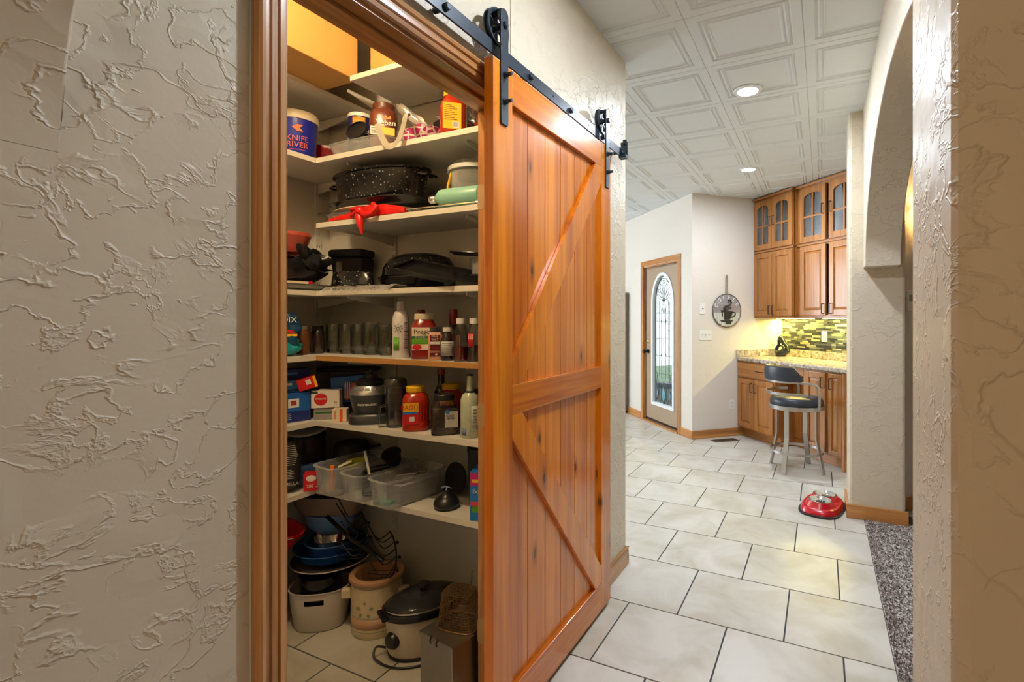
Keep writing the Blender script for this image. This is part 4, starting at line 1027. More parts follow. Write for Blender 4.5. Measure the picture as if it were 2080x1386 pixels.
# black lid leaning
bl = thing('jar_lid', 'black round plastic lid leaning against the coffee can', 'lid', (-1.79, 1.536, zt+.094), rot=(R(65), 0, R(12)))
MB().lathe([(0, -.006), (.045, -.006), (.048, -.003), (.048, .006), (.044, .006), (.044, -.001), (0, -.001)], 28).obj('disc', BLACKP, bl, smooth=40)
yb = bottle('coffee_jar', 'brown plastic coffee jar with gold label', 'coffee jar', (-1.708, 1.606, zt), [(0, 0), (.054, 0), (.057, .006), (.057, .15), (.05, .175), (.042, .185), (.042, .19), (0, .19)], mat('brown_jar', srgb(106, 52, 34), .25, coat=.3), [(0, .19), (.045, .19), (.045, .21), (.042, .213), (0, .213)], mat('brown_cap', srgb(92, 46, 28), .4), pw=3)
text('Yuban', .032, WHT, yb, (.012, -.0575, .118)); bx(-.012, .048, -.0582, -.0572, .066, .098).obj('gold_label', YEL, yb); bx(-.048, -.016, -.0582, -.0572, .066, .10).obj('barcode_label', WHT, yb)
for k in range(5): bx(-.045, -.019, -.0586, -.0582, .071+k*.005, .0732+k*.005).obj('print_line', BLK, yb)
MB().prism([(.0, .135), (.012, .152), (.02, .14), (.03, .15), (.034, .135)], -.0582, -.0572, 'y').obj('logo', mat('print_sun', srgb(236, 130, 30), .5), yb)
# insulated bag
def crumple(name, m, parent, dims, loc=(0,0,0), rot=(0,0,0), amp=.012, seed=1, pw=3, rings=10, seg=22):
    rr_ = random.Random(seed); L, Wd, h = dims; q = MB(); v = []
    ph = [(rr_.random()*6.28, rr_.random()*6.28, rr_.randint(2, 5), rr_.randint(1, 4)) for _ in range(5)]
    pr = [(0, 0)]+[(min(1, (sin(pi*(k/rings))**.35)), k/rings) for k in range(1, rings)]+[(0, 1)]
    t_ = MB().lathe([(r_, z_) for r_, z_ in pr], seg, pw=pw)
    for x, y, zz in t_.v:
        a = atan2(y, x); d = sum(sin(n_*a+p0)*sin(k_*pi*zz+p1) for p0, p1, n_, k_ in ph)*amp
        r_ = hypot(x, y); s_ = 1+d/max(L, .05)*2
        v.append((x*L/2*s_, y*Wd/2*s_, zz*h+d*.5*(1 if .1 < zz < .95 else 0)))
    o = q.add(v, t_.f).obj(name, m, parent, smooth=50, loc=loc); o.rotation_euler = rot; return o
def trellis():
    m, t, p, out = nt('pink_trellis_fabric'); v = coords(t, (1, 1, 1)); vo = N(t, 'TexVoronoi', i_Scale=34.0, feature='DISTANCE_TO_EDGE'); vo.inputs['Randomness'].default_value = .25; t.links.new(v, vo.inputs['Vector'])
    f = math_(t, 'MULTIPLY', math_(t, 'SUBTRACT', vo.outputs['Distance'], .09), 40.0, True)
    t.links.new(mixc(t, f, srgb(206, 192, 186), srgb(150, 22, 92)), p.inputs['Base Color']); p.inputs['Roughness'].default_value = .7; return m
bg = thing('lunch_bag', 'pink and white trellis patterned insulated bag with grey flap and strap', 'bag', (-1.505, 1.63, z), R(15))
crumple('body', trellis(), bg, (.15, .13, .10), amp=.012, seed=3, pw=4)
SILV = mat('silver_lining', (.42, .40, .38), .3, .4)
fl = crumple('flap', SILV, bg, (.17, .06, .045), loc=(-.055, -.02, .115), rot=(0, R(38), R(10)), amp=.008, seed=8)
STRP = mat('strap_webbing', srgb(160, 154, 138), .8, bump=.3, bscale=200)
sp_ = MB(); P = [(-.12, -.10, .085), (-.118, -.150, .06), (-.09, -.160, .0), (-.06, -.162, -.035), (-.025, -.160, -.01), (-.005, -.155, .05), (.0, -.145, .095), (-.02, -.09, .11)]
sp_.tube(curve_(P), .01, 6, flat=(.0018, .012)); sp_.obj('strap', STRP, bg, smooth=50)
dp = thing('dark_pouch', 'black zip pouch with grey fur trim behind the pink bag', 'pouch', (-1.455, 1.765, z), R(15))
crumple('body', BLACKMAT, dp, (.15, .07, .25), amp=.014, seed=5); crumple('fur_trim', mat('grey_fur', (.22, .21, .2), .95, bump=.9, bscale=260), dp, (.10, .05, .06), loc=(.01, -.045, .13), amp=.01, seed=6)
rg = bottle('sauce_jar', 'red sauce jar turned to its yellow back label, on the shelf with the coffee cans', 'sauce jar', (-1.325, 1.60, z), [(0, 0), (.046, 0), (.05, .006), (.048, .02), (.052, .035), (.052, .125), (.05, .14), (.036, .168), (.032, .175), (0, .175)], SAUCE, [(0, .1755), (.037, .1755), (.037, .195), (0, .195)], YEL, pw=3.2)
bx(-.042, .028, -.0532, -.0522, .034, .135).obj('label', YEL, rg)
for k in range(9): bx(-.036, .012-(k % 3)*.01, -.0536, -.0532, .068+k*.007, .0705+k*.007).obj('print_line', mat('print_brown', srgb(120, 60, 20), .6), rg)
bx(-.006, .02, -.0536, -.0532, .038, .062).obj('barcode', WHT, rg)
for k in range(6): bx(-.003+k*.0036, -.0015+k*.0036, -.0539, -.0536, .041, .06).obj('bar', BLK, rg)
wr = thing('wrapped_jar', 'red jar in crinkled clear wrap next to the red sauce jar', 'jar', (-1.205, 1.64, z), FACE)
MB().lathe([(0, 0), (.036, 0), (.038, .02), (.038, .08), (.028, .10), (.028, .115), (0, .115)], 20).obj('body', SAUCE2, wr, smooth=40); cyl_label(wr, .0385, .025, .075, 1.6, REDL); cyl_label(wr, .0392, .045, .058, .8, WHT)
crumple('wrap', CLP, wr, (.10, .09, .15), loc=(0, 0, .03), amp=.012, seed=9)
# ---- shelf 3
z = ZS[3]+.001
TRW = mat('melamine_white', srgb(228, 210, 190), .35)
pt_ = thing('platter', 'white oval platter under the dark pans', 'platter', (-1.80, 1.655, z+.037), 0)
MB().lathe([(0, 0), (.6, 0), (.7, .003), (1.0, .016), (1.0, .019), (.7, .007), (0, .004)], 40, sx=.22, sy=.145).obj('body', TRW, pt_, smooth=45)
cl_ = thing('plastic_clamshell', 'clear ribbed plastic tray under the white platter', 'food tray', (-1.86, 1.60, z), 0)
MB().lathe([(0, 0), (.85, 0), (.9, .004), (1.05, .034), (1.1, .034), (1.1, .0355), (1.04, .0355), (.88, .006), (0, .002)], 36, sx=.12, sy=.08, pw=4).obj('body', MILKY, cl_, smooth=30)
rb = MB()
for i in range(16): a = -.09+i*.012; rb.tube([(a, -.083, .006), (a, -.088, .032)], .0014, 4)
rb.obj('ribs', CLP, cl_)
pb = pan('baking_pan', 'shallow black enamel pan under the speckled roaster', 'baking pan', (-1.75, 1.655, z+.0575), .52, .29, .024, ENAM)
rs = thing('roaster', 'black speckled enamel oval roasting pan', 'roasting pan', (-1.768, 1.645, z+.086), 0)
sx_, sy_ = .235, .108
MB().lathe([(0, 0), (.9, 0), (1, .012), (1.08, .122), (1.14, .125), (1.15, .13), (1.13, .133), (1.06, .13), (.97, .012), (0, .005)], 48, sx=sx_, sy=sy_).obj('body', SPECK, rs, smooth=45)
for sg in (-1, 1): MB().tube([(sg*.25, -.035, .105), (sg*.285, -.03, .098), (sg*.288, .03, .098), (sg*.25, .035, .105)], .007, 6).obj('handle', SPECK, rs, smooth=50)
REDS = mat('red_silicone', srgb(214, 22, 16), .4, var=.08)
rm = thing('red_apron', 'bright red folded cloth with knotted ties hanging over the shelf edge', 'apron', (-1.70, 1.512, z), 0)
fo = MB(); nx = 24; v = []; f = []
tops = [(-.22, .016), (-.13, .024), (-.05, .044), (.02, .050), (.09, .046), (.16, .036), (.21, .022)]
for i in range(nx+1):
    x = -.22+.43*i/nx
    k = max(q for q in range(6) if tops[q][0] <= x+1e-6); (xa, za), (xb, zb) = tops[k], tops[k+1]; tz = za+(zb-za)*(x-xa)/(xb-xa)
    wv = .004*sin(i*1.3)
    for y, zz in ((-.010+wv, .002), (-.012+wv, tz*.6), (-.004+wv, tz), (.012, tz*.95), (.012, .002)): v.append((x, y, zz))
for i in range(nx):
    for k in range(5): f.append((i*5+k, i*5+(k+1) % 5, i*5+5+(k+1) % 5, i*5+5+k))
f += [(0, 1, 2, 3, 4), tuple(nx*5+k for k in (4, 3, 2, 1, 0))]
fo.add(v, f).obj('folds', REDS, rm, smooth=60)
kn = MB(); kn.tube([(-.02, -.028, .025), (-.01, -.03, .0), (.0, -.032, -.03), (.006, -.03, -.075)], [.012, .017, .016, .003], 8, flat=None)
kn.tube([(.0, -.03, .02), (.03, -.034, .0), (.07, -.032, .004), (.085, -.028, .03), (.06, -.022, .046)], [.010, .013, .014, .012, .010], 8); kn.ball((-.005, -.03, .02), .02); kn.tube([(-.02, -.03, .02), (-.05, -.032, .005), (-.055, -.03, .03), (-.02, -.028, .035)], .009, 6)
kn.obj('knot', REDS, rm, smooth=60, loc=(0, -.004, 0))
sk_ = thing('turner', 'flat black turner sticking out past the shelf end', 'utensil', (-1.93, 1.535, z+.039), R(8))
MB().prism([(-.07, -.02), (-.005, -.026), (.02, -.008), (.16, -.006), (.16, .006), (.02, .008), (-.005, .026), (-.07, .02)], 0, .003).obj('blade', BLACKP, sk_)
rk = thing('cooling_rack', 'chrome wire cooling rack lying under the mint bottle', 'cooling rack', (-1.315, 1.585, z), R(3))
w_ = MB(); w_.tube([(x, y, .012) for x, y in rrect(.36, .15, .02, 3)], .0022, 5, True); w_.obj('frame', CHROME, rk)
w_ = MB()
for i in range(17): x = -.165+i*.0206; w_.tube([(x, -.073, .0125), (x, .073, .0125)], .0013, 4)
for x in (-.15, .15):
    for y in (-.06, .06): w_.tube([(x, y, .012), (x, y, .001)], .002, 4)
w_.obj('wires', CHROME, rk)
ru = thing('round_tub', 'round clear food tub with white lid and yellow handle strap', 'food tub', (-1.285, 1.704, z+.016), FACE)
ru.scale = (1.12, 1.12, 1.2)
MB().lathe([(0, 0), (.085, 0), (.09, .005), (.1, .13), (.098, .13), (.087, .006), (0, .004)], 36).obj('body', clear('tub_clear', (.72, .72, .68), .25, .2), ru, smooth=45)
MB().lathe([(.0, .13), (.104, .13), (.106, .134), (.106, .148), (.1, .152), (.09, .165), (0, .167)], 36).obj('lid', MILKY, ru, smooth=40)
MB().open_lathe([(.1055, .133), (.1085, .134), (.1085, .147), (.1055, .148)], seg=36).obj('lid_rim', WHITEP, ru, smooth=40)
MB().tube([(-.1*cos(.3), -.1*sin(.3), .125), (-.107, -.02, .08), (-.10, -.03, .04), (-.092, -.03, .02)], .005, 6).obj('strap', YEL, ru, smooth=50)
cyl_label(ru, .093, .02, .06, .5, REDL, -1.3)
mb_ = thing('water_bottle', 'mint green bottle lying on its side with a steel neck', 'bottle', (-1.40, 1.552, z+.0515), rot=(0, pi/2, R(4)))
MINT = mat('mint_enamel', srgb(142, 198, 178), .35, var=.04)
MB().lathe([(0, .035), (.018, .035), (.022, .04), (.034, .055), (.0365, .075), (.0365, .23), (.033, .235), (0, .235)], 28).obj('body', MINT, mb_, smooth=45)
MB().lathe([(0, 0), (.013, 0), (.016, .002), (.016, .008), (.014, .01), (.016, .014), (.014, .018), (.016, .022), (.014, .028), (.018, .034), (0, .034)], 20).obj('neck', CHROME, mb_, smooth=40)
# ---- shelf 4
z = ZS[4]+.001
st4 = pan('baking_sheet', 'dull silver rimmed baking sheet on the side shelf', 'baking sheet', (-2.155, 1.435, z), .37, .30, .022, mat('dull_aluminium', (.32, .32, .31), .35, .9, .1), rz=pi/2, flare=1.08, pw=6)
bgk = thing('garbage_bag', 'crumpled black plastic bag slumped on the baking sheet', 'plastic bag', (-2.135, 1.455, z+.0275), R(75))
crumple('body', mat('black_film', (.010, .010, .012), .3, bump=.6, bscale=24), bgk, (.30, .14, .105), amp=.018, seed=12, seg=30, rings=14)
crumple('twisted_top', mat('black_film', (.01, .01, .012), .3), bgk, (.12, .09, .10), loc=(.09, -.03, .06), rot=(0, R(20), 0), amp=.02, seed=14)
wp = thing('paper_pad', 'white folded paper in front of the black bag', 'paper', (-2.028, 1.42, z+.0275), R(85)); bx(-.06, .06, -.015, .012, 0, .010).obj('sheet', PAPER, wp)
bx(.052, .07, -.017, -.0152, .0, .012).obj('red_mark', REDL, wp)
rt4 = thing('food_tub', 'translucent red food tub high behind the black bag', 'food tub', (-2.20, 1.50, z+.175), R(60))
MB().lathe([(0, 0), (.07, 0), (.078, .008), (.098, .07), (.1, .072), (.1, .082), (.094, .09), (0, .092)], 36, pw=3).obj('body', clear('red_clear', (.62, .10, .06), .5, .2), rt4, smooth=40)
bks = thing('storage_tin', 'black storage tin supporting the red tub against the wall', 'tin', (-2.265, 1.50, z+.0265), pi/2); bx(-.08, .08, -.035, .035, 0, .145).obj('body', BLACKMAT, bks, bevel=.006)
bb4 = thing('black_caddy', 'matte black lidded caddy in the pantry corner', 'caddy', (-2.03, 1.715, z), R(12))
MB().prism([(-.06, 0), (.06, 0), (.085, .12), (.088, .165), (-.088, .165), (-.075, .12)], -.05, .05, 'y').obj('body', BLACKMAT, bb4, bevel=.008)
bx(-.095, .09, -.056, .056, .166, .205).obj('lid', BLACKMAT, bb4, bevel=.014)
cr4 = bottle('glass_cruet', 'small glass cruet with pink contents beside the black bag', 'cruet', (-1.98, 1.60, z+.0), [(0, 0), (.012, 0), (.02, .01), (.022, .05), (.017, .09), (.012, .12), (.014, .135), (0, .135)], CLG, fill=([(0, .004), (.015, .012), (.017, .06), (0, .062)], mat('pink_fill', srgb(196, 60, 120), .4)))
sp4 = thing('speckled_pan', 'small speckled enamel oval pan upside down', 'baking pan', (-1.845, 1.560, z+.018), R(4))
MB().lathe([(0, .062), (.8, .062), (.92, .054), (1.0, .006), (1.08, .003), (1.08, 0), (0, 0)], 40, sx=.115, sy=.045).obj('body', SPECK, sp4, smooth=45)
wrp = thing('foil_tray_bag', 'flat tray in crinkled clear plastic wrap along the shelf edge', 'wrapped tray', (-1.72, 1.548, z), 0)
bx(-.17, .17, -.055, .055, .001, .009).obj('tray', DMETAL, wrp, bevel=.003)
rr = random.Random(21); nx, ny = 40, 7; v = []; f = []
for i in range(nx+1):
    for j in range(ny+1):
        x = -.215+.40*i/nx; y = -.088+.14*j/ny; front = max(0, .25-j/ny)
        v.append((x+rr.gauss(0, .003), y, .0105+abs(rr.gauss(0, .0035))-front*.11))
f = [(i*(ny+1)+j, (i+1)*(ny+1)+j, (i+1)*(ny+1)+j+1, i*(ny+1)+j+1) for i in range(nx) for j in range(ny)]
MB().add(v, f).obj('wrap', clear('crinkled_film', (.82, .80, .76), .12, .08), wrp)
dm = thing('domed_cover', 'domed speckled black enamel cover resting on a roasting tin', 'pan cover', (-1.60, 1.70, z+.0605), R(2))
MB().lathe([(1.02, 0), (1.04, .004), (1.0, .008), (.97, .04), (.82, .078), (.5, .098), (0, .104)], 44, sx=.19, sy=.1).obj('body', SPECK, dm, smooth=50)
uk = pan('roasting_tin', 'deep matte black roasting tin under the domed lid', 'roasting tin', (-1.60, 1.70, z), .38, .20, .054, ENAM, rz=R(2), rim=.002)
bp = thing('sheet_pan', 'glossy black sheet pan leaning from the door side', 'baking pan', (-1.36, 1.60, z), rot=(R(22), R(11), 0))
bx(-.16, .14, -.06, .06, .012, .016).box(-.16, .14, -.063, -.06, .010, .030).box(-.16, .14, .06, .063, .010, .030).box(-.163, -.16, -.06, .06, .010, .030).obj('body', ENAM, bp, bevel=.002)
bp.location = (-1.375, 1.545, z+.045)
gt4 = bottle('lidded_tub', 'grey food tub beneath the black lid', 'food tub', (-1.245, 1.71, z+.052), [(0, 0), (.058, 0), (.062, .004), (.068, .068), (0, .068)], clear('grey_clear', (.42, .42, .41), .6, .3), pw=4)
bk4 = carton('loaf_pan_box', 'black metal loaf pan beneath the grey food tub', (-1.245, 1.71, z), (.2, .15, .05), ENAM, rz=0); bk4['category'] = 'loaf pan'
ld = thing('pan_lid', 'black plastic lid tilted on the grey food tub', 'lid', (-1.285, 1.70, z+.135), rot=(R(4), R(5), 0))
MB().lathe([(0, 0), (.09, 0), (.102, .008), (.108, .012), (.106, .016), (.09, .012), (0, .014)], 36).obj('disc', BLACKP, ld, smooth=45)
MB().tube([(-.10, -.01, .013), (-.118, -.012, .016), (-.13, -.012, .014)], .005, 6).obj('tab', BLACKP, ld, smooth=50)
# ---- shelf 5
z = ZS[5]+.001
tb = thing('snack_bag', 'teal and navy standing snack bag on the side shelf', 'bag', (-2.075, 1.40, z), R(62))
NAVYB = mat('bag_navy', srgb(12, 62, 96), .35, bump=.2, bscale=18); TEALB = mat('bag_teal', srgb(16, 136, 146), .35, bump=.2, bscale=18)
crumple('bag', NAVYB, tb, (.125, .06, .2), amp=.006, seed=31, pw=5); crumple('teal_base', TEALB, tb, (.132, .066, .085), amp=.006, seed=33, pw=5)
text('DIX', .034, WHT, tb, (.02, -.0345, .155)); MB().prism([(-.02, .10), (.0, .118), (.03, .112), (.045, .10)], -.0345, -.0325, 'y').obj('red_art', REDL, tb); bx(-.05, .05, -.0345, -.033, .086, .096).obj('gold_band', YEL, tb)
b1 = bottle('spice_jar', 'jar of brown spice with pale lid at the shelf corner', 'jar', (-2.12, 1.525, z), [(0, 0), (.026, 0), (.028, .005), (.028, .1), (.022, .11), (0, .11)], mat('brown_spice', srgb(96, 52, 28), .3, var=.2, scale=90), [(0, .11), (.025, .11), (.025, .127), (0, .127)], mat('tin_lid', (.5, .48, .42), .35, .6))
b2 = bottle('preserve_jar', 'dark preserve jar beside the brown spice jar', 'jar', (-2.12, 1.60, z), [(0, 0), (.026, 0), (.028, .005), (.028, .1), (.022, .11), (0, .11)], mat('dark_preserve', (.025, .015, .012), .15, coat=.5), [(0, .11), (.025, .11), (.025, .127), (0, .127)], BLACKP)
mp_ = None
GJ = [(0, .002), (.030, .0), (.032, .004), (.032, .018), (.038, .028), (.039, .04), (.039, .128), (.036, .136), (.030, .137), (0, .133)]
GJi = [(.0, .125), (.033, .125), (.0365, .12), (.0365, .04), (.0355, .03), (.0295, .018), (.0295, .003)]
xs_ = [(-2.09, 1.665, .95), (-2.005, 1.665, 1), (-1.918, 1.66, 1.0), (-1.83, 1.65, 1.07), (-1.742, 1.655, .98), (-1.665, 1.655, .93), (-1.96, 1.755, 1.0), (-1.875, 1.755, 1.0)]
jar0 = None
for i, (x, y, s_) in enumerate(xs_):
    if jar0 is None:
        jar0 = thing('mason_jar', 'empty clear glass canning jar standing upside down in the row', 'glass jar', (x, y, z), FACE, 'upside-down canning jars')
        MB().lathe(GJ, 28).obj('glass', CLG, jar0, smooth=45); tj = MB()
        for zz in (.006, .010, .014): tj.tube([(.0325*cos(2*pi*k/24), .0325*sin(2*pi*k/24), zz) for k in range(24)], .0012, 4, True)
        tj.obj('thread', CLG, jar0, smooth=50); MB().prism(rrect(.035, .05, .012, 3, 0, .08), -.0398, -.0388, 'y').obj('embossed_panel', CLG, jar0)
    else:
        j = jar0.copy(); col.objects.link(j); j.location = (x, y, z); j.scale = (s_, s_, s_)
        for ch in [c for c in jar0.children]: c2 = ch.copy(); col.objects.link(c2); c2.parent = j
js = [o for o in col.objects if o.name.startswith('mason_jar')]
js[0]['label'] = 'empty upside-down canning jar next to the dark preserve jar'; js[3]['label'] = 'largest empty upside-down canning jar in the row'; js[5]['label'] = 'empty upside-down canning jar next to the white spray can'
sc5 = bottle('aerosol_can', 'white cooking spray can with a sun drawing and green panel', 'spray can', (-1.575, 1.57, z), [(0, 0), (.032, 0), (.0335, .003), (.0335, .15), (.031, .17), (.024, .188), (.018, .193), (0, .193)], mat('spray_white', srgb(226, 222, 220), .3, var=.02), [(0, .193), (.0165, .193), (.0155, .225), (.013, .232), (0, .232)], clear('cap_clear', (.9, .9, .88), .4, .15))
cyl_label(sc5, .0335, .03, .085, .75, GRN, -.5, 'green_panel')
su = MB()
for k in range(8): a = 2*pi*k/8; su.tube([(.012*cos(a), -.0345, .12+.012*sin(a)), (.020*cos(a), -.0342, .12+.020*sin(a))], .0012, 4)
su.tube([(.007*cos(2*pi*k/12), -.0345, .12+.007*sin(2*pi*k/12)) for k in range(12)], .0011, 4, True); s0_ = su.obj('sun_print', BLK, sc5); s0_.rotation_euler = (0, 0, R(-14))
for k in range(13): cyl_label(sc5, .0336, .04+k*.0085, .043+k*.0085, .5, BLK if k % 4 == 0 else mat('print_grey', (.3, .3, .3), .6), .72, 'print_line')
pg = bottle('sauce_jar', 'large red pasta sauce jar with cream lid and cream label', 'sauce jar', (-1.462, 1.585, z), [(0, 0), (.05, 0), (.053, .006), (.051, .02), (.053, .034), (.053, .115), (.05, .13), (.037, .152), (.034, .158), (0, .158)], SAUCE2, [(0, .158), (.038, .158), (.039, .162), (.039, .178), (.036, .181), (0, .181)], mat('cream_lid', srgb(226, 214, 182), .45), pw=3.4)
bx(-.046, .034, -.0546, -.0534, .036, .126).obj('label', PAPER, pg); text('Prego', .027, BLK, pg, (-.008, -.0548, .108)); bx(-.046, .022, -.0552, -.0546, .082, .092).obj('green_band', DKG, pg); text('CHUNKY', .011, WHT, pg, (-.012, -.0556, .087))
bx(-.046, .030, -.0552, -.0546, .060, .080).obj('green_art', GRN, pg)
MB().prism([(-.045+.018+.018*cos(2*pi*k/14), .048+.011*sin(2*pi*k/14)) for k in range(14)], -.0553, -.0546, 'y').obj('tomato_art', REDL, pg); MB().prism([(.008+.010*cos(2*pi*k/14), .046+.009*sin(2*pi*k/14)) for k in range(14)], -.0553, -.0546, 'y').obj('garlic_art', WHT, pg)
RC = mat('red_foil_cap', srgb(150, 14, 22), .25, coat=.3); DKB2 = mat('dark_bottle', (.02, .012, .010), .12, coat=.5)
for lab, x, y in (('dark steak sauce bottle with tall red cap behind the white spray can', -1.585, 1.70), ('dark steak sauce bottle with tall red cap behind the pink salt', -1.415, 1.71)):
    q = bottle('sauce_bottle', lab, 'sauce bottle', (x, y, z), [(0, 0), (.028, 0), (.03, .005), (.03, .1), (.022, .125), (.0165, .135), (0, .135)], DKB2, [(0, .135), (.018, .135), (.0165, .195), (.016, .2), (0, .2)], RC)
    cyl_label(q, .03, .02, .09, 1.8, REDL)
ps = bottle('salt_grinder', 'square clear bottle of pink salt with maroon label', 'salt jar', (-1.365, 1.54, z), [(0, 0), (.025, 0), (.027, .004), (.027, .095), (.02, .108), (0, .108)], mat('pink_salt', srgb(214, 158, 124), .5, var=.25, scale=260), [(0, .108), (.021, .108), (.021, .128), (0, .13)], clear('smoky_cap', (.1, .1, .1), .6), pw=6)
for z0, z1, m_ in ((.074, .098, MAR), (.062, .072, WHT), (.038, .060, MAR), (.016, .030, MAR)): bx(-.02, .018, -.0286, -.0272, z0, z1).obj('label', m_, ps)
text('PINK', .012, PAPER, ps, (-.001, -.029, .092)); text('SALT', .012, PAPER, ps, (-.001, -.029, .081))
MB().prism([(.004+.005*cos(2*pi*k/10), .023+.004*sin(2*pi*k/10)) for k in range(10)], -.029, -.0285, 'y').obj('logo', PAPER, ps)
dk = bottle('extract_bottle', 'small dark extract bottle with white cap and grey label', 'bottle', (-1.305, 1.54, z), [(0, 0), (.023, 0), (.025, .004), (.025, .075), (.018, .095), (.013, .11), (0, .11)], DKB2, [(0, .111), (.0165, .111), (.0165, .128), (0, .128)], WHITEP)
cyl_label(dk, .025, .018, .074, 2.4, mat('label_grey', srgb(186, 184, 180), .6))
for k in range(6): cyl_label(dk, .0257, .026+k*.008, .0275+k*.008, 1.6, mat('print_grey', (.3, .3, .3), .6), 0, 'print_line')
REDQ = mat('red_liquid', srgb(150, 8, 16), .1, var=.05, coat=.5); DRQ = mat('dark_red_liquid', srgb(62, 10, 12), .1, coat=.5)
for lab, x, lq, h_, hasl in (('clear bottle half full of red liquid with white cap', -1.243, REDQ, .055, False), ('clear bottle of dark red liquid with small red label', -1.180, DRQ, .062, True)):
    q = bottle('syrup_bottle', lab, 'bottle', (x, 1.545, z), [(0, 0), (.026, 0), (.028, .004), (.028, .105), (.02, .13), (.0145, .142), (0, .142)], CLP, [(0, .142), (.018, .142), (.018, .163), (0, .163)], WHITEP, fill=([(0, .002), (.0265, .003), (.0265, h_), (0, h_+.001)], lq))
    if hasl: cyl_label(q, .0283, .055, .105, .9, REDL, -.6); text('Da', .018, WHT, q, (0, 0, .09), rz=R(-34), bend=.0296)
# ---- shelf 6
z = ZS[6]+.001
BB = mat('carton_blue', srgb(26, 92, 176), .45, var=.06); DB = mat('carton_dark_blue', srgb(16, 36, 110), .45); LBL = mat('carton_light_blue', srgb(60, 130, 190), .45)
sz = (.30, .16, .125)
c1 = carton('sandwich_bag_box', 'large blue carton with white picture squares on the side shelf', (-2.157, 1.38, z), sz, BB, rz=R(76))
face(c1, sz, -.15, .15, .0, .045, DB)
for x in (-.10, -.01, .08): face(c1, sz, x-.022, x+.022, .062, .10, WHT, t_=.0009); face(c1, sz, x-.011, x+.011, .072, .092, mat('print_meat', srgb(150, 50, 40), .5), t_=.0013)
for k in range(4): face(c1, sz, -.03, .07, .012+k*.008, .0145+k*.008, WHT, t_=.0009)
face(c1, sz, -.13, -.07, .018, .03, YEL, t_=.0009)
sz = (.27, .09, .05)
c2 = carton('freezer_bag_box', 'light blue flat carton stacked on the large blue carton', (-2.14, 1.40, z+.127), sz, LBL, rz=R(74)); face(c2, sz, -.1, .06, .03, .04, WHT); face(c2, sz, -.12, .12, .005, .012, DB)
c2b = carton('foil_box', 'dark navy carton on top of the light blue flat carton', (-2.16, 1.42, z+.179), (.26, .07, .045), DB, rz=R(70)); face(c2b, (.26, .07, .045), -.08, .08, .02, .03, LBL)
sz = (.085, .05, .055)
c5 = carton('storage_bag_box', 'white carton with red round storage label', (-2.006, 1.560, z+.052), (.115, .07, .075), mat('carton_white', srgb(228, 220, 208), .5), rz=R(40))
sz = (.115, .07, .075); MB().prism([(-.018+.027*cos(2*pi*k/24), .038+.027*sin(2*pi*k/24)) for k in range(24)], -.0357, -.0349, 'y').obj('red_disc', REDL, c5); text('STORAGE', .010, WHT, c5, (-.018, -.036, .040)); text('50', .012, MAR, c5, (.042, -.0358, .022)); face(c5, sz, -.057, -.03, .064, .0745, BLK)
c6 = carton('label_box', 'grey white carton beneath the storage bag carton', (-2.005, 1.57, z), (.11, .07, .05), mat('carton_grey', srgb(150, 142, 140), .5), rz=R(40)); face(c6, (.13, .07, .05), -.05, .03, .026, .034, DKG)
sz = (.06, .045, .055)
c7 = carton('tea_box', 'small white carton with an orange stripe beside the blender base', (-1.90, 1.545, z), sz, mat('carton_cream', srgb(236, 214, 188), .5), rz=R(35)); face(c7, sz, .002, .014, 0, .055, mat('stripe_orange', srgb(232, 84, 20), .5)); face(c7, sz, -.022, -.012, .012, .046, mat('print_peach', srgb(220, 150, 110), .5))
sz = (.145, .07, .12)
c4_ = carton('zip_bag_box', 'tilted bright blue carton with orange bag picture in the corner', (-1.985, 1.672, z+.062), sz, BB, rot=(R(0), R(-5), R(34)))
MB().prism([(-.015, .01), (.06, .02), (.055, .085), (.02, .088), (-.005, .05)], -.0408, -.0398, 'y').obj('bag_picture', mat('print_salmon', srgb(206, 92, 66), .5), c4_)
for k in range(4): MB().prism([(-.02+k*.008, .02), (-.014+k*.008, .09+k*.004), (-.011+k*.008, .09), (-.016+k*.008, .02)], -.0412, -.0408, 'y').obj('stripe', WHT, c4_)
c4b = carton('carton_base', 'plain dark blue carton beneath the tilted bright blue carton', (-2.01, 1.70, z), (.17, .09, .052), DB, rz=R(30))
sz = (.075, .045, .05)
c3 = carton('seasoning_box', 'small red carton tilted against the blue cartons', (-2.045, 1.50, z+.140), sz, mat('carton_red', srgb(206, 20, 28), .45), rot=(R(4), R(-16), R(52))); face(c3, sz, -.004, .016, .02, .042, WHT); face(c3, sz, .027, .037, 0, .05, YEL)
blk = thing('black_tray', 'flat black tray resting on top of the bright blue carton', 'tray', (-2.02, 1.70, z+.199), R(30)); bx(-.14, .12, -.05, .06, 0, .018).obj('body', BLACKMAT, blk, bevel=.006)
nb = thing('blender', 'dark grey countertop blender motor base with silver control panel', 'blender', (-1.775, 1.595, z), R(38))
GRB = mat('graphite_plastic', (.045, .047, .052), .35, var=.1); SLV = mat('satin_silver', (.5, .5, .48), .3, .8)
MB().lathe([(0, 0), (1.0, 0), (1.02, .004), (1.02, .032), (.94, .040), (0, .040)], 36, sx=.082, sy=.078, pw=3.5).obj('foot', GRB, nb, smooth=40)
MB().lathe([(0, .0405), (.066, .0405), (.070, .05), (.084, .115), (.084, .122), (0, .122)], 36).obj('body', GRB, nb, smooth=40)
MB().lathe([(.085, .1225), (.082, .14), (.066, .16), (0, .16)], 36).obj('control_panel', SLV, nb, smooth=40)
for k in range(5):
    a = -pi/2+(k-2)*.33; bt = bx(-.010, .010, -.0015, .0015, -.006, .006).obj('button', mat('button_grey', (.25, .25, .25), .4), nb, bevel=.002, loc=(.0765*cos(a), .0765*sin(a), .149)); bt.rotation_euler = (R(-42), 0, a+pi/2)
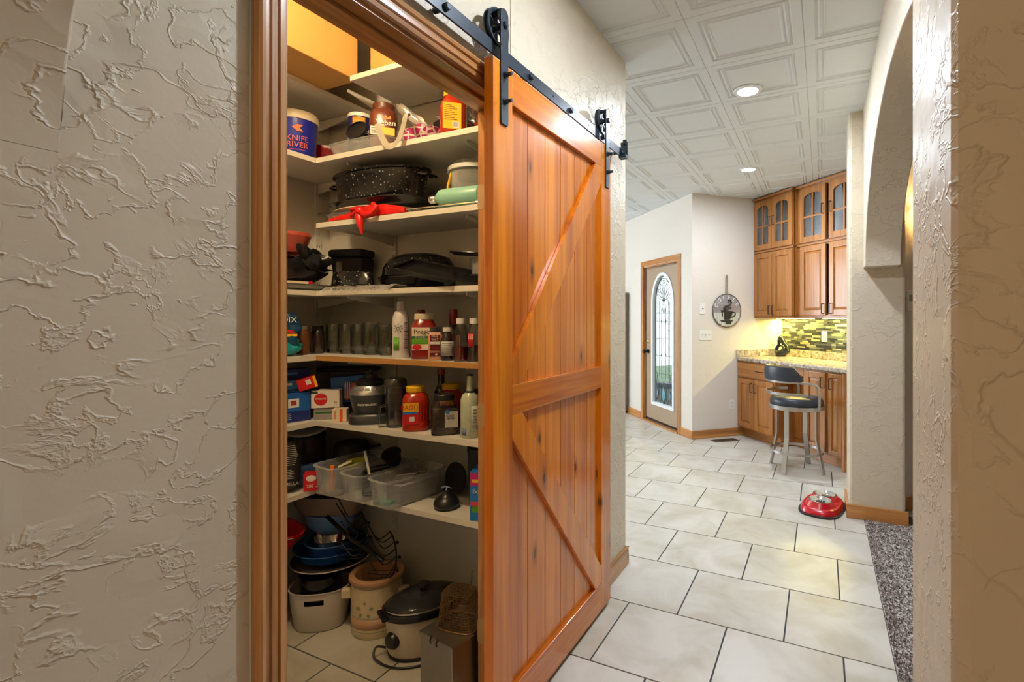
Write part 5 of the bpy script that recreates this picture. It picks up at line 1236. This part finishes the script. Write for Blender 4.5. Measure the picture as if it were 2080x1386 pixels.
MB().lathe([(0, .1605), (.06, .1605), (.06, .175), (.05, .182), (.05, .187), (.026, .19), (.024, .205), (0, .205)], 30).obj('collar', BLACKP, nb, smooth=40)
MB().lathe([(0, .2055), (.009, .2055), (.009, .222), (0, .222)], 12).obj('spindle', BLACKP, nb)
text('nutribullet.', .019, WHT, nb, (0, 0, .085), bend=.0775)
gw_ = bottle('glass_tumbler', 'small clear glass tumbler squeezed behind the blender base', 'glass', (-1.885, 1.665, z), [(0, 0), (.028, 0), (.034, .075), (.032, .075), (.026, .006), (0, .006)], CLG)
cup = thing('blender_cup', 'tall ribbed clear blender cup with handle and dark lid', 'blender cup', (-1.598, 1.565, z), FACE)
MB().lathe([(.034, .0), (.037, .006), (.043, .165), (.0415, .165), (.0355, .008), (0, .006), (0, .0)], 24).obj('cup', CLP, cup, smooth=30)
MB().lathe([(0, .166), (.045, .166), (.046, .17), (.045, .19), (.038, .2), (0, .202)], 28).obj('lid', mat('smoked_lid', (.05, .045, .04), .2), cup, smooth=40)
MB().tube([(-.038, -.01, .09), (-.062, -.015, .085), (-.066, -.015, .03), (-.06, -.012, .008), (-.036, -.008, .01)], .007, 8).obj('handle', CLP, cup, smooth=50)
def ragu(x, y, lab):
    q = bottle('sauce_jar', lab, 'sauce jar', (x, y, z), [(0, 0), (.05, 0), (.053, .006), (.053, .03), (.051, .034), (.052, .1), (.052, .118), (.046, .138), (.034, .15), (0, .152)], SAUCE, [(0, .152), (.036, .152), (.037, .155), (.037, .172), (.034, .175), (0, .175)], mat('yellow_cap', srgb(238, 186, 20), .4), pw=2.8)
    bx(-.046, .012, -.0548, -.0534, .078, .114).obj('label', YEL, q); bx(-.046, .012, -.0548, -.0534, .030, .078).obj('label', REDL, q); text('RAGÚ', .024, REDL, q, (-.022, -.0552, .096)); bx(-.046, .006, -.0552, -.0548, .070, .080).obj('blue_band', BLU, q)
    bx(-.022, -.003, -.0552, -.0548, .042, .060).obj('white_square', WHT, q)
    gr_ = MB()
    for k in range(3): gr_.tube([(.022+k*.009, -.051+k*.003, .045), (.026+k*.009, -.050+k*.003, .075), (.022+k*.009, -.051+k*.003, .105)], .0016, 5)
    gr_.obj('grip_ribs', SAUCE, q, smooth=50)
    return q
ragu(-1.484, 1.56, 'yellow capped tomato sauce jar beside the clear blender cup')
ragu(-1.405, 1.68, 'yellow capped tomato sauce jar standing behind the pepper jar')
pp = bottle('pepper_jar', 'large square clear jar of black peppercorns with black lid', 'spice jar', (-1.335, 1.557, z), [(0, 0), (.047, 0), (.05, .005), (.05, .1), (.04, .122), (.036, .13), (0, .13)], glassy('pepper_jar_clear', (.92, .90, .86), .8, .06, .03), [(0, .13), (.039, .13), (.039, .15), (.036, .153), (0, .153)], BLACKP, pw=5, fill=([(0, .003), (.045, .004), (.0475, .01), (.0475, .098), (0, .1)], mat('peppercorns', srgb(96, 80, 66), .8, var=.75, scale=190, bump=1, bscale=200)))
bx(.002, .05, -.0516, -.0504, .03, .1).obj('label', mat('label_stone', srgb(190, 184, 176), .6), pp); bx(.002, .05, -.0522, -.0516, .092, .104).obj('label_top', BLK, pp); MB().prism([(.012+.008*cos(2*pi*k/14), .09+.008*sin(2*pi*k/14)) for k in range(14)], -.0524, -.0516, 'y').obj('blue_seal', LBL, pp)
text('BLACK', .010, BLK, pp, (.022, -.052, .074)); text('PEPPER', .010, BLK, pp, (.023, -.052, .064))
gb_ = bottle('glass_bottle', 'pale green printed glass bottle with dark neck by the door jamb', 'bottle', (-1.205, 1.552, z), [(0, 0), (.034, 0), (.036, .004), (.036, .14), (.03, .158), (.017, .168), (.013, .18), (.012, .23), (0, .23)], mat('printed_pale_glass', srgb(188, 196, 168), .15, var=.25, scale=40), [(0, .2302), (.013, .2302), (.013, .236), (0, .236)], BLACKP)
cyl_label(gb_, .0175, .165, .176, 6.28, BLK, 0, 'neck_ring'); cyl_label(gb_, .0362, .025, .12, .9, mat('label_frost', srgb(200, 204, 192), .5), .5); cyl_label(gb_, .0364, .01, .036, .6, mat('label_lilac', srgb(120, 124, 170), .5), -.8)
for k in range(7): cyl_label(gb_, .0371, .032+k*.012, .036+k*.012, .6, mat('print_grey', (.3, .3, .3), .6), .5, 'print_line')
bt6 = bottle('syrup_bottle', 'dark bottle with red cap at the back between the two yellow capped jars', 'bottle', (-1.49, 1.72, z), [(0, 0), (.03, 0), (.03, .13), (.022, .15), (.014, .165), (.014, .205), (0, .205)], DKB2, [(0, .205), (.017, .205), (.017, .23), (0, .23)], RC)
bt7 = bottle('black_cap_jar', 'small black capped jar behind the printed glass bottle', 'jar', (-1.265, 1.68, z), [(0, 0), (.034, 0), (.034, .12), (.028, .13), (0, .13)], mat('grey_spice', (.18, .16, .13), .4, var=.3, scale=90), [(0, .13), (.03, .13), (.03, .158), (0, .158)], BLACKP)
# ---- shelf 7
z = ZS[7]+.001
cfb = thing('coffee_bag', 'black standing coffee bag with pale printed stripes', 'coffee bag', (-2.07, 1.405, z), R(58))
crumple('bag', mat('coffee_bag_black', (.012, .012, .013), .4), cfb, (.12, .08, .24), amp=.004, seed=41, pw=5)
for k in range(11): bx(-.022+abs(k-5)*.001, .046-abs(k-5)*.002, -.0425, -.0412, .125+k*.008, .1268+k*.008).obj('print_stripe', mat('print_bone', srgb(206, 200, 184), .6), cfb)
text('GORILLA', .019, mat('print_bone', srgb(206, 200, 184), .6), cfb, (.012, -.0425, .045))
for k in range(6): bx(-.002, .036-(k % 3)*.006, -.0425, -.0412, .068+k*.007, .0696+k*.007).obj('print_line', mat('print_bone', srgb(206, 200, 184), .6), cfb)
rb7 = carton('straw_box', 'small red carton marked 200 beside the coffee bag', (-2.005, 1.485, z), (.06, .05, .075), mat('carton_crimson', srgb(196, 18, 30), .45), rz=R(45))
MB().prism([(.020*cos(2*pi*k/20), .055+.013*sin(2*pi*k/20)) for k in range(20)], -.0257, -.0249, 'y').obj('white_oval', WHT, rb7); text('200', .018, WHT, rb7, (-.004, -.0256, .022)); text('ct', .009, WHT, rb7, (.021, -.0256, .019))
bl7 = carton('blue_packet', 'blue plastic wrapped packet behind the red carton', (-2.07, 1.535, z), (.10, .07, .09), mat('packet_blue', srgb(52, 80, 130), .25, var=.3, scale=30), rz=R(50))
wl7 = thing('white_lid', 'round white plastic lid on top of the dark canister', 'lid', (-2.19, 1.60, z+.2215), rot=(R(12), R(6), 0)); MB().lathe([(0, 0), (.085, 0), (.09, .004), (.09, .012), (.084, .014), (.08, .008), (0, .008)], 32).obj('disc', mat('lid_offwhite', (.6, .58, .52), .45), wl7, smooth=40)
cn7 = bottle('canister', 'dark brown canister at the back of the side shelf', 'canister', (-2.19, 1.60, z), [(0, 0), (.07, 0), (.075, .01), (.075, .19), (0, .19)], mat('dark_brown_can', (.03, .014, .012), .4), [(0, .1905), (.076, .1905), (.076, .2), (0, .2)], BLACKMAT)
bp7 = thing('frying_pan', 'black pan lying upside down in the pantry corner', 'pan', (-2.045, 1.725, z+.0805), R(8))
bp7.scale = (.8, .8, 1)
MB().lathe([(0, .07), (.085, .07), (.10, .05), (.105, 0), (.1, 0), (0, .002)], 32).obj('body', BLACKMAT, bp7, smooth=45); MB().tube([(.10, 0, .03), (.14, 0, .055), (.20, 0, .066)], .010, 8, flat=(.008, .014)).obj('handle', BLACKP, bp7, smooth=50)
gy7 = thing('grey_case', 'grey plastic case under the upside down pan', 'case', (-2.045, 1.725, z), 0); bx(-.078, .078, -.075, .08, 0, .08).obj('body', GREYP, gy7, bevel=.01)
def bin_(label, cx, cy, L, Wd, h, rz, zz=z, over=1.0):
    b = thing('plastic_bin', label, 'plastic bin', (cx, cy, zz), rz, 'clear plastic bins')
    MB().lathe([(0, 0), (.9, 0), (.93, .004), (1.0, h), (1.05, h), (1.06, h+.003), (1.05, h+.006), (.985, h+.005), (.91, .006), (0, .003)], 44, sx=Wd/2, sy=L/2, pw=7).obj('body', MILKY, b, smooth=40)
    bd_ = MB(); bd_.tube([(Wd/2*.965*(abs(cos(t_))**7+abs(sin(t_))**7)**(-1/7)*cos(t_), L/2*.965*(abs(cos(t_))**7+abs(sin(t_))**7)**(-1/7)*sin(t_), h*.62) for t_ in [2*pi*k/44 for k in range(44)]], .0012, 4, True); bd_.obj('ridge', MILKY, b, smooth=50)
    return b
B1 = bin_('clear plastic bin with orange and yellow packets, next to the red 200 carton', -1.88, 1.60, .30, .15, .115, R(-6))
B2 = bin_('middle clear plastic bin with a straw sticking out', -1.715, 1.595, .30, .135, .105, R(-8))
B3 = bin_('clear plastic bin with wrapped bars, beside the black hand mixer part', -1.545, 1.588, .30, .135, .105, R(-10))
def inside(name, label, cat, m, loc, dims, rot): 
    o = thing(name, label, cat, loc, rot=rot); bx(-dims[0]/2, dims[0]/2, -dims[1]/2, dims[1]/2, -dims[2]/2, dims[2]/2).obj('body', m, o, bevel=.002); return o
inside('lighter', 'bright orange lighter standing in the first bin', 'lighter', mat('orange_plastic', srgb(244, 120, 20), .4), (-1.885, 1.49, z+.063), (.016, .012, .11), (0, R(3), R(20)))
inside('seasoning_packet', 'yellow green seasoning packet in the first bin', 'packet', mat('packet_lime', srgb(196, 200, 80), .5), (-1.872, 1.60, z+.105), (.09, .07, .008), (R(16), R(-8), R(30)))
inside('recipe_card', 'cream printed card tilted in the first bin', 'card', PAPER, (-1.885, 1.555, z+.108), (.022, .06, .003), (R(24), R(10), R(-40)))
inside('foil_packet', 'grey packet lying flat in the first bin', 'packet', GREYP, (-1.872, 1.60, z+.050), (.08, .15, .086), (0, 0, 0))
sw7 = thing('drinking_straw', 'long pale straw leaning out of the middle bin', 'straw', (-1.715, 1.54, z+.055)); MB().tube([(.012, .0, -.03), (-.055, .02, .12)], .006, 8).obj('tube', mat('straw_white', (.6, .6, .56), .4), sw7, smooth=50)
cu7 = thing('measuring_cup', 'black round cup lying in the middle bin', 'cup', (-1.70, 1.655, z+.116), rot=(R(30), R(10), 0)); MB().lathe([(0, 0), (.032, 0), (.04, .045), (.043, .047), (.038, .045), (.03, .004), (0, .004)], 28).obj('cup', BLACKMAT, cu7, smooth=45)
cb7 = thing('coiled_cord', 'black coiled appliance cord in the middle bin', 'cord', (-1.716, 1.60, z+.014)); q = MB()
for k in range(8): q.tube([(.036*cos(t_)+.002*(k % 3), .095*sin(t_)+.16*.036*cos(t_)*0, .012*k+.006*sin(2*t_+k)) for t_ in [2*pi*i/20 for i in range(20)]], .0045, 6, True)
q.obj('coil', BLACKP, cb7, smooth=50)
wrapm = mat('foil_wrapper', (.30, .27, .28), .25, .6, .3, 60)
for k in range(4): inside('snack_bar', 'shiny wrapped snack bar piled in the bin beside the hand mixer part', 'snack bar', wrapm, (-1.56+.012*(k % 2), 1.52+.036*k, z+.085+.004*k), (.09, .026, .014), (R(10*(k % 2)), R(-6), R(28)))['group'] = 'wrapped bars in the bin'
inside('green_clip', 'teal green clip at the bottom of the bin with snack bars', 'clip', mat('teal_plastic', srgb(30, 160, 130), .4), (-1.575, 1.482, z+.012), (.07, .03, .014), (0, 0, R(20)))
inside('cutlery_tray', 'pale folded towels filling the bin with snack bars', 'towel', mat('towel_grey', (.35, .35, .36), .9), (-1.54, 1.61, z+.042), (.10, .20, .07), (0, 0, R(-10)))
gd = thing('mixer_attachment', 'squat glossy black mixer attachment with steel shaft', 'mixer part', (-1.335, 1.57, z), FACE)
MB().lathe([(0, 0), (.040, 0), (.048, .006), (.05, .02), (.044, .034), (.03, .045), (.018, .052), (.014, .066), (0, .068)], 30).obj('housing', BLACKP, gd, smooth=45); MB().tube([(0, 0, .068), (.004, 0, .085)], .004, 8).obj('shaft', CHROME, gd); MB().prism([(-.02, .078), (-.002, .083), (.02, .074), (.02, .077), (-.002, .087), (-.02, .082)], -.004, .004, 'y').obj('blade', CHROME, gd)
dsk = thing('splatter_lid', 'black round lid leaning against the processor bowl', 'lid', (-1.387, 1.70, z+.072), rot=(R(82), R(0), R(-12))); MB().lathe([(0, 0), (.058, 0), (.066, .006), (.066, .012), (.057, .010), (0, .008)], 36).obj('disc', BLACKP, dsk, smooth=45)
pr7 = bottle('processor_bowl', 'smoky food processor bowl with handle by the door jamb', 'processor bowl', (-1.255, 1.70, z), [(.05, 0), (.055, .005), (.062, .2), (.060, .2), (.053, .008), (0, .008), (0, 0)], clear('smoky_plastic', (.06, .06, .07), .55, .1), [(0, .2005), (.064, .2005), (.064, .218), (0, .22)], BLACKP)
MB().tube([(-.02, -.06, .18), (-.025, -.095, .17), (-.028, -.097, .05), (-.02, -.056, .035)], .010, 8).obj('handle', BLACKP, pr7, smooth=50)
bo = carton('dryer_sheet_box', 'blue and magenta carton at the shelf end by the door jamb', (-1.152, 1.565, z), (.075, .10, .18), mat('carton_sky', srgb(30, 120, 200), .4), rz=R(20)); sz = (.075, .10, .18)
face(bo, sz, -.0375, .0375, .128, .176, mat('carton_magenta', srgb(190, 36, 120), .4)); face(bo, sz, -.03, .0, .140, .152, YEL, t_=.001); text('Bou', .024, WHT, bo, (-.008, -.0508, .108)); face(bo, sz, -.03, .02, .03, .06, GRN, t_=.001); face(bo, sz, -.034, .03, .055, .07, mat('print_coral', srgb(220, 70, 90), .5), t_=.0014)

# ------------------------------------------------------------------ pantry floor
bkt = thing('laundry_basket', 'white oval plastic basket with slot handle on the pantry floor', 'basket', (-2.03, 1.548, .001), R(35))
bkt.scale = (.92, .92, 1)
WPL = mat('basket_white', srgb(206, 196, 186), .45, var=.03)
sx_, sy_, h_ = .135, .105, .17
hd = MB().lathe([(0, 0), (.78, 0), (.84, .01), (.96, h_*.62), (.976, h_-.047), (.990, h_-.023), (1.0, h_), (1.03, h_+.003), (1.03, h_+.007), (.985, h_+.006), (.970, h_-.023), (.956, h_-.047), (.94, h_*.62), (.82, .014), (0, .005)], 96, sx=sx_, sy=sy_, pw=2.5)
def cut(f):      # faces of the slot handle, outer and inner skin
    c = [sum(hd.v[i][k] for i in f)/len(f) for k in range(3)]; return len(f) == 4 and c[1] < -.06 and abs(c[0]) < .044 and h_-.046 < c[2] < h_-.024
gone = [f for f in hd.f if cut(f)]; hd.f = [f for f in hd.f if not cut(f)]
eo = {}                     # walls of the slot between the two skins
for f in gone:
    for a, b in zip(f, f[1:]+f[:1]): eo[(a, b)] = eo.get((b, a)) and None or True
ring = [e for e in eo if (e[1], e[0]) not in eo]
pt_o = {i for f in gone for i in f}; lev = {}
for i in pt_o: lev.setdefault((i % 96, round(hd.v[i][2], 4)), []).append(i)
mate = {q[k]: q[1-k] for q in lev.values() if len(q) == 2 for k in (0, 1)}
done = set()
for a, b in ring:
    if a in mate and b in mate and frozenset((a, b)) not in done: done |= {frozenset((a, b)), frozenset((mate[a], mate[b]))}; hd.f.append((a, b, mate[b], mate[a]))
hd = hd.obj('body', WPL, bkt, smooth=45)
bpt = thing('stock_pot', 'black enamel pot sitting inside the white basket', 'pot', (-2.03, 1.548, .0085), R(35)); MB().lathe([(0, 0), (.065, 0), (.07, .01), (.083, .15), (.086, .219), (.090, .221), (.082, .221), (.066, .012), (0, .006)], 32).obj('body', ENAM, bpt, smooth=45)
ck = thing('crock_pot', 'cream stoneware crock with tan rim and faded leaf print', 'crock', (-1.78, 1.635, .001), R(30))
CRM = mat('crock_cream', srgb(222, 204, 168), .25, var=.04); TAN = mat('crock_tan', srgb(190, 146, 108), .25, var=.05)
MB().lathe([(0, 0), (.1, 0), (.104, .006), (.106, .03), (.106, .22), (.1, .2255), (.096, .2255), (.096, .02), (0, .02)], 48).obj('body', CRM, ck, smooth=40)
MB().open_lathe([(.100, .226), (.113, .228), (.116, .235), (.114, .244), (.106, .248), (.09, .246), (.085, .238), (.084, .23), (.092, .222), (.100, .226)], seg=44).obj('rim', TAN, ck, smooth=45)
MB().open_lathe([(.0855, .240), (.083, .23), (.081, .09), (.06, .066), (.0005, .064)], seg=40).obj('liner', TAN, ck, smooth=45)
cyl_label(ck, .106, .045, .085, 6.28, mat('crock_pink', srgb(206, 164, 132), .3), 0, 'pink_band')
for z0 in (.032, .215, .092): cyl_label(ck, .1062, z0, z0+.003, 6.28, mat('crock_line', srgb(168, 158, 130), .4), 0, 'line')
FADE = mat('faded_green', srgb(150, 152, 112), .5)
for a0, s_ in ((-.18, 1.0), (.75, .85)):
    lf_ = MB()
    for k in range(5): a = k*1.25+.3; lf_.prism([(.02*cos(a)*s_, .13+.02*sin(a)*s_), (.034*cos(a+.25)*s_, .13+.03*sin(a+.25)*s_), (.042*cos(a)*s_, .13+.036*sin(a)*s_), (.03*cos(a-.25)*s_, .13+.028*sin(a-.25)*s_)], -.1068, -.1058, 'y')
    o_ = lf_.obj('leaf_print', FADE, ck); o_.rotation_euler = (0, 0, a0)
for sg in (-1, 1): bx(-.022, .022, -.016, .016, -.02, .02).obj('handle', CRM, ck, bevel=.006, loc=(sg*.12, -.02, .165))
slo = thing('slow_cooker', 'white oval slow cooker with black rim, glass lid and dial', 'slow cooker', (-1.505, 1.632, .001), R(61))
sa, sb = .155, .112
MB().lathe([(0, .0), (.86, 0), (.90, .008), (.94, .02), (1.0, .15), (1.0, .16), (0, .16)], 44, sx=sa, sy=sb).obj('body', mat('appliance_white', srgb(220, 206, 182), .28, var=.03), slo, smooth=40)
MB().lathe([(.96, .1605), (1.06, .163), (1.10, .178), (1.08, .19), (1.0, .192), (.95, .186), (.92, .10), (.4, .09), (.4, .088), (.96, .1605)], 44, sx=sa, sy=sb).obj('crock', ENAM, slo, smooth=45)
lidg = MB().lathe([(1.01, .193), (1.0, .198), (.85, .212), (.5, .224), (0, .229)], 44, sx=sa, sy=sb).obj('lid', clear('smoked_glass', (.05, .05, .055), .45, .06), slo, smooth=50)
MB().open_lathe([(1.0, .1925), (1.03, .1935), (1.03, .199), (1.0, .200), (.985, .197), (1.0, .1925)], seg=44, sx=sa, sy=sb).obj('lid_rim', CHROME, lidg, smooth=45)
MB().lathe([(0, .229), (.012, .229), (.011, .242), (.024, .248), (.022, .258), (0, .260)], 18).obj('lid_knob', BLACKP, lidg, smooth=45)
for sg in (-1, 1): MB().box(sg*sa*1.09-.012, sg*sa*1.09+.012, -.045, .045, .168, .180).obj('handle', BLACKP, slo, bevel=.005)
MB().lathe([(0, -.01), (.032, -.01), (.034, .008), (.026, .02), (0, .022)], 20).obj('dial', BLACKP, slo, smooth=45, loc=(-.152*.95*cos(.35), -sb*.95*sin(.35), .085)).rotation_euler = (0, -pi/2, .45)
MB().lathe([(.88, .0002), (.93, .0002), (.95, .012), (.9, .014)], 44, sx=sa, sy=sb).obj('foot', BLACKP, slo, smooth=40)
crd = tag(MB().tube(curve_([(-.15, .02, .03), (-.185, .03, .04), (-.20, .01, .02), (-.185, -.02, .006), (-.165, -.06, .005), (-.13, -.10, .005), (-.08, -.125, .005), (-.04, -.135, .005)]), .0045, 8).obj('cord', BLACKP, slo, smooth=60), 'black power cord')
fry = thing('deep_fryer', 'tall brushed steel deep fryer box with hinge clips', 'deep fryer', (-1.212, 1.487, .001), R(-9))
SST = mat('worn_stainless', (.34, .33, .31), .32, .9, .12, 9)
bx(-.085, .085, -.10, .10, 0, .225).obj('body', SST, fry, bevel=.004); bx(-.09, .09, -.105, .105, .2255, .235).obj('lid', SST, fry, bevel=.003)
for x in (-.02, .012): MB().tube([(x, -.107, .215), (x, -.109, .228), (x, -.100, .24)], .003, 6).obj('clip', BLACKP, fry)
bsk = thing('fry_basket', 'copper toned wire mesh fry basket lying on the deep fryer', 'fry basket', (-1.205, 1.50, .2375), rot=(0, 0, R(8)))
MESHM = mat('bronzed_wire', srgb(176, 142, 100), .3, .9, .2)
g = MB(); Lx, Ly, Hz = .078, .062, .125
def bp_(u, zz):   # outline point at fraction u round the basket, height zz, tapering upward
    s_ = 1-.28*(zz/Hz); a = 2*pi*u; k_ = (abs(cos(a))**4+abs(sin(a))**4)**(-1/4); return (Lx*s_*k_*cos(a), Ly*s_*k_*sin(a)-.012*(zz/Hz), zz+.003)
for k in range(40): g.tube([bp_(k/40, Hz*i/5) for i in range(6)], .0013, 3)
for j in range(15): g.tube([bp_(i/40, Hz*j/14) for i in range(40)], .0013, 3, True)
for k in range(-7, 8): x = k*.0075; g.tube([(x, -.052, Hz+.003), (x, .03, Hz+.003)], .0013, 3)
for k in range(11): y = -.052+k*.008; g.tube([(-.053, y, Hz+.003), (.053, y, Hz+.003)], .0013, 3)
g.obj('mesh', MESHM, bsk); MB().tube([bp_(i/40, 0) for i in range(40)], .0028, 6, True).obj('rim', MESHM, bsk, smooth=50)
MB().tube([(.0, .045, .06), (.0, .075, .11), (.0, .08, .16)], .003, 6).obj('handle', CHROME, bsk, smooth=50)
# stack in the corner: pot with platter, blue bowls, grey tub
cor = (-2.16, 1.705)
tall = thing('canning_pot', 'tall black canning pot holding up the blue bowls in the corner', 'pot', (-2.205, 1.72, .001)); MB().lathe([(0, 0), (.088, 0), (.093, .008), (.093, .225), (.096, .228), (.088, .228), (.086, .01), (0, .006)], 32).obj('body', ENAM, tall, smooth=45)
c_ = (-2.085, 1.645)
ptr = thing('serving_platter', 'dark round platter with pale rim under the blue bowls', 'platter', (c_[0], c_[1], .231)); MB().lathe([(0, 0), (.09, 0), (.165, .012), (.172, .015), (.172, .018), (.16, .016), (.09, .005), (0, .005)], 44).obj('body', mat('platter_dark', (.05, .045, .05), .3), ptr, smooth=45); MB().tube([(.172*cos(2*pi*k/44), .172*sin(2*pi*k/44), .0175) for k in range(44)], .0025, 5, True).obj('rim', mat('platter_rim', srgb(206, 190, 170), .3), ptr, smooth=50)
def bowl(label, r, h, m, zz, cx=c_[0], cy=c_[1], rot=None):
    b = thing('mixing_bowl', label, 'bowl', (cx, cy, zz), rot=rot or (0, 0, 0)); MB().lathe([(0, 0), (r*.5, 0), (r*.55, .004), (r*.85, h*.45), (r*.98, h), (r*1.02, h+.002), (r*1.02, h+.006), (r*.97, h+.004), (r*.83, h*.46), (r*.5, .008), (0, .006)], 44).obj('body', m, b, smooth=50); return b
BE = mat('blue_enamel', srgb(24, 84, 156), .15, var=.06, coat=.5); BLU2 = mat('dusty_blue_plastic', srgb(92, 132, 190), .35, var=.04)
bowl('wide glossy blue enamel bowl on the dark platter', .158, .068, BE, .2375)
bowl('medium dusty blue bowl nested in the glossy blue bowl', .115, .085, BLU2, .2450)
bowl('shiny steel bowl nested in the medium blue bowl', .082, .085, CHROME, .2515, cx=c_[0]+.002)
lb = bowl('light blue deep mixing bowl stacked above the steel bowl', .125, .105, mat('light_blue_plastic', srgb(116, 156, 212), .35), .343, c_[0]-.05, c_[1]+.042)
gtb = thing('dish_tub', 'grey rectangular dish tub on top of the bowl stack', 'tub', (c_[0]-.01, c_[1]+.02, .4555), R(24))
MB().lathe([(0, 0), (.78, 0), (.82, .006), (1.0, .085), (1.05, .087), (1.05, .092), (.98, .09), (.8, .008), (0, .004)], 44, sx=.16, sy=.105, pw=6).obj('body', mat('taupe_plastic', srgb(140, 126, 118), .4), gtb, smooth=40)
rbk = thing('red_colander', 'red plastic bucket tilted on the dark appliance', 'bucket', (-2.155, 1.375, .345), rot=(R(-14), R(14), 0))
MB().lathe([(0, 0), (.06, 0), (.066, .006), (.108, .125), (.113, .127), (.113, .133), (.105, .131), (.062, .008), (0, .005)], 36).obj('body', mat('bucket_red', srgb(196, 20, 34), .35, var=.05), rbk, smooth=45); MB().tube([(.112*cos(t_), .112*sin(t_)-.0, .125-.05*sin(t_)**2) for t_ in [pi+pi*k/16 for k in range(17)]], .003, 6).obj('handle', GREYP, rbk, smooth=50)
ap = thing('upright_appliance', 'tall dark upright appliance behind the casing', 'appliance', (-2.165, 1.355, .001), R(60))
MB().lathe([(0, 0), (.072, 0), (.075, .01), (.07, .10), (.066, .13), (.064, .30), (.058, .325), (0, .328)], 28).obj('body', mat('appliance_black', (.018, .018, .02), .3), ap, smooth=40); cyl_label(ap, .0745, .01, .09, 2.2, mat('appliance_ivory', srgb(190, 182, 166), .4), 0, 'base_panel'); MB().tube([(.03, -.062, .14), (.035, -.075, .16), (.035, -.075, .27), (.03, -.062, .29)], .007, 8).obj('handle', CHROME, ap, smooth=50)
# wire pot rack leaning across the bowls
wr_ = thing('wire_rack', 'black iron bottle rack with curved prongs lying across crock and bowls', 'wire rack', (-1.865, 1.56, .385))
IR = mat('black_iron', (.008, .008, .009), .45, .4)
bar = MB().tube([(-.172, .024, .077), (.0, .01, .012), (.17, .03, -.055)], .0075, 8, flat=(.0075, .010)); bar.obj('bar', IR, wr_, smooth=50)
for e_, (bx0, by0, bz0) in enumerate(((.17, .03, -.055), (.02, .01, .01))):
    hp_ = [(bx0+.012+.03*cos(t_)-.03, by0+.02+.02*sin(t_), bz0+.17*sin(t_)) for t_ in [R(-75+150*k/14) for k in range(15)]]
    hp_ = [(bx0+.055*cos(R(-75+150*k/14))-.0, by0+.02, bz0+.02+.105*sin(R(-75+150*k/14))) for k in range(15)]
    MB().tube(hp_, .0035, 6).obj('hoop', IR, wr_, smooth=50)
    pr_ = MB(); rr = random.Random(50+e_)
    for k in range(9):
        t_ = R(-70+140*k/8); o0 = Vector((bx0+.055*cos(t_), by0+.02, bz0+.02+.105*sin(t_))); tip = o0+Vector((-.085-.02*rr.random(), -.06+.02*rr.random(), (.045 if k > 3 else -.01)+.02*rr.random())); mid = (o0+tip)/2+Vector((.012, -.01, -.012))
        pr_.tube(curve_([o0, mid+(Vector((.018, -.014, -.03)) if k > 2 else Vector((-.008, .006, .012))), tip], 6), .0024, 5); pr_.ball(tuple(tip), .0045, 6, 4)
    for k in (2, 4, 6): t_ = R(-70+140*k/8); pr_.ball((bx0+.062*cos(t_)+.01, by0+.02, bz0+.02+.105*sin(t_)), .007, 8, 5)
    pr_.obj('prongs', IR, wr_, smooth=50)
# warm light from the pantry ceiling lamp, above the top edge of the picture behind the door head
l = bpy.data.lights.new('pantry_ceiling_lamp_offscreen', 'POINT'); l.energy = 34; l.color = (1, .77, .46); l.shadow_soft_size = .05
o = bpy.data.objects.new('pantry_ceiling_lamp_offscreen', l); col.objects.link(o); o.location = (-1.27, .72, CZ-.12)
tag(bx(WX, XW-.121, -.2, NY, CZ-.002, CZ+.013).obj('ceiling_pantry', WHITEW), 'plain painted ceiling inside the pantry', 'ceiling', kind='structure')
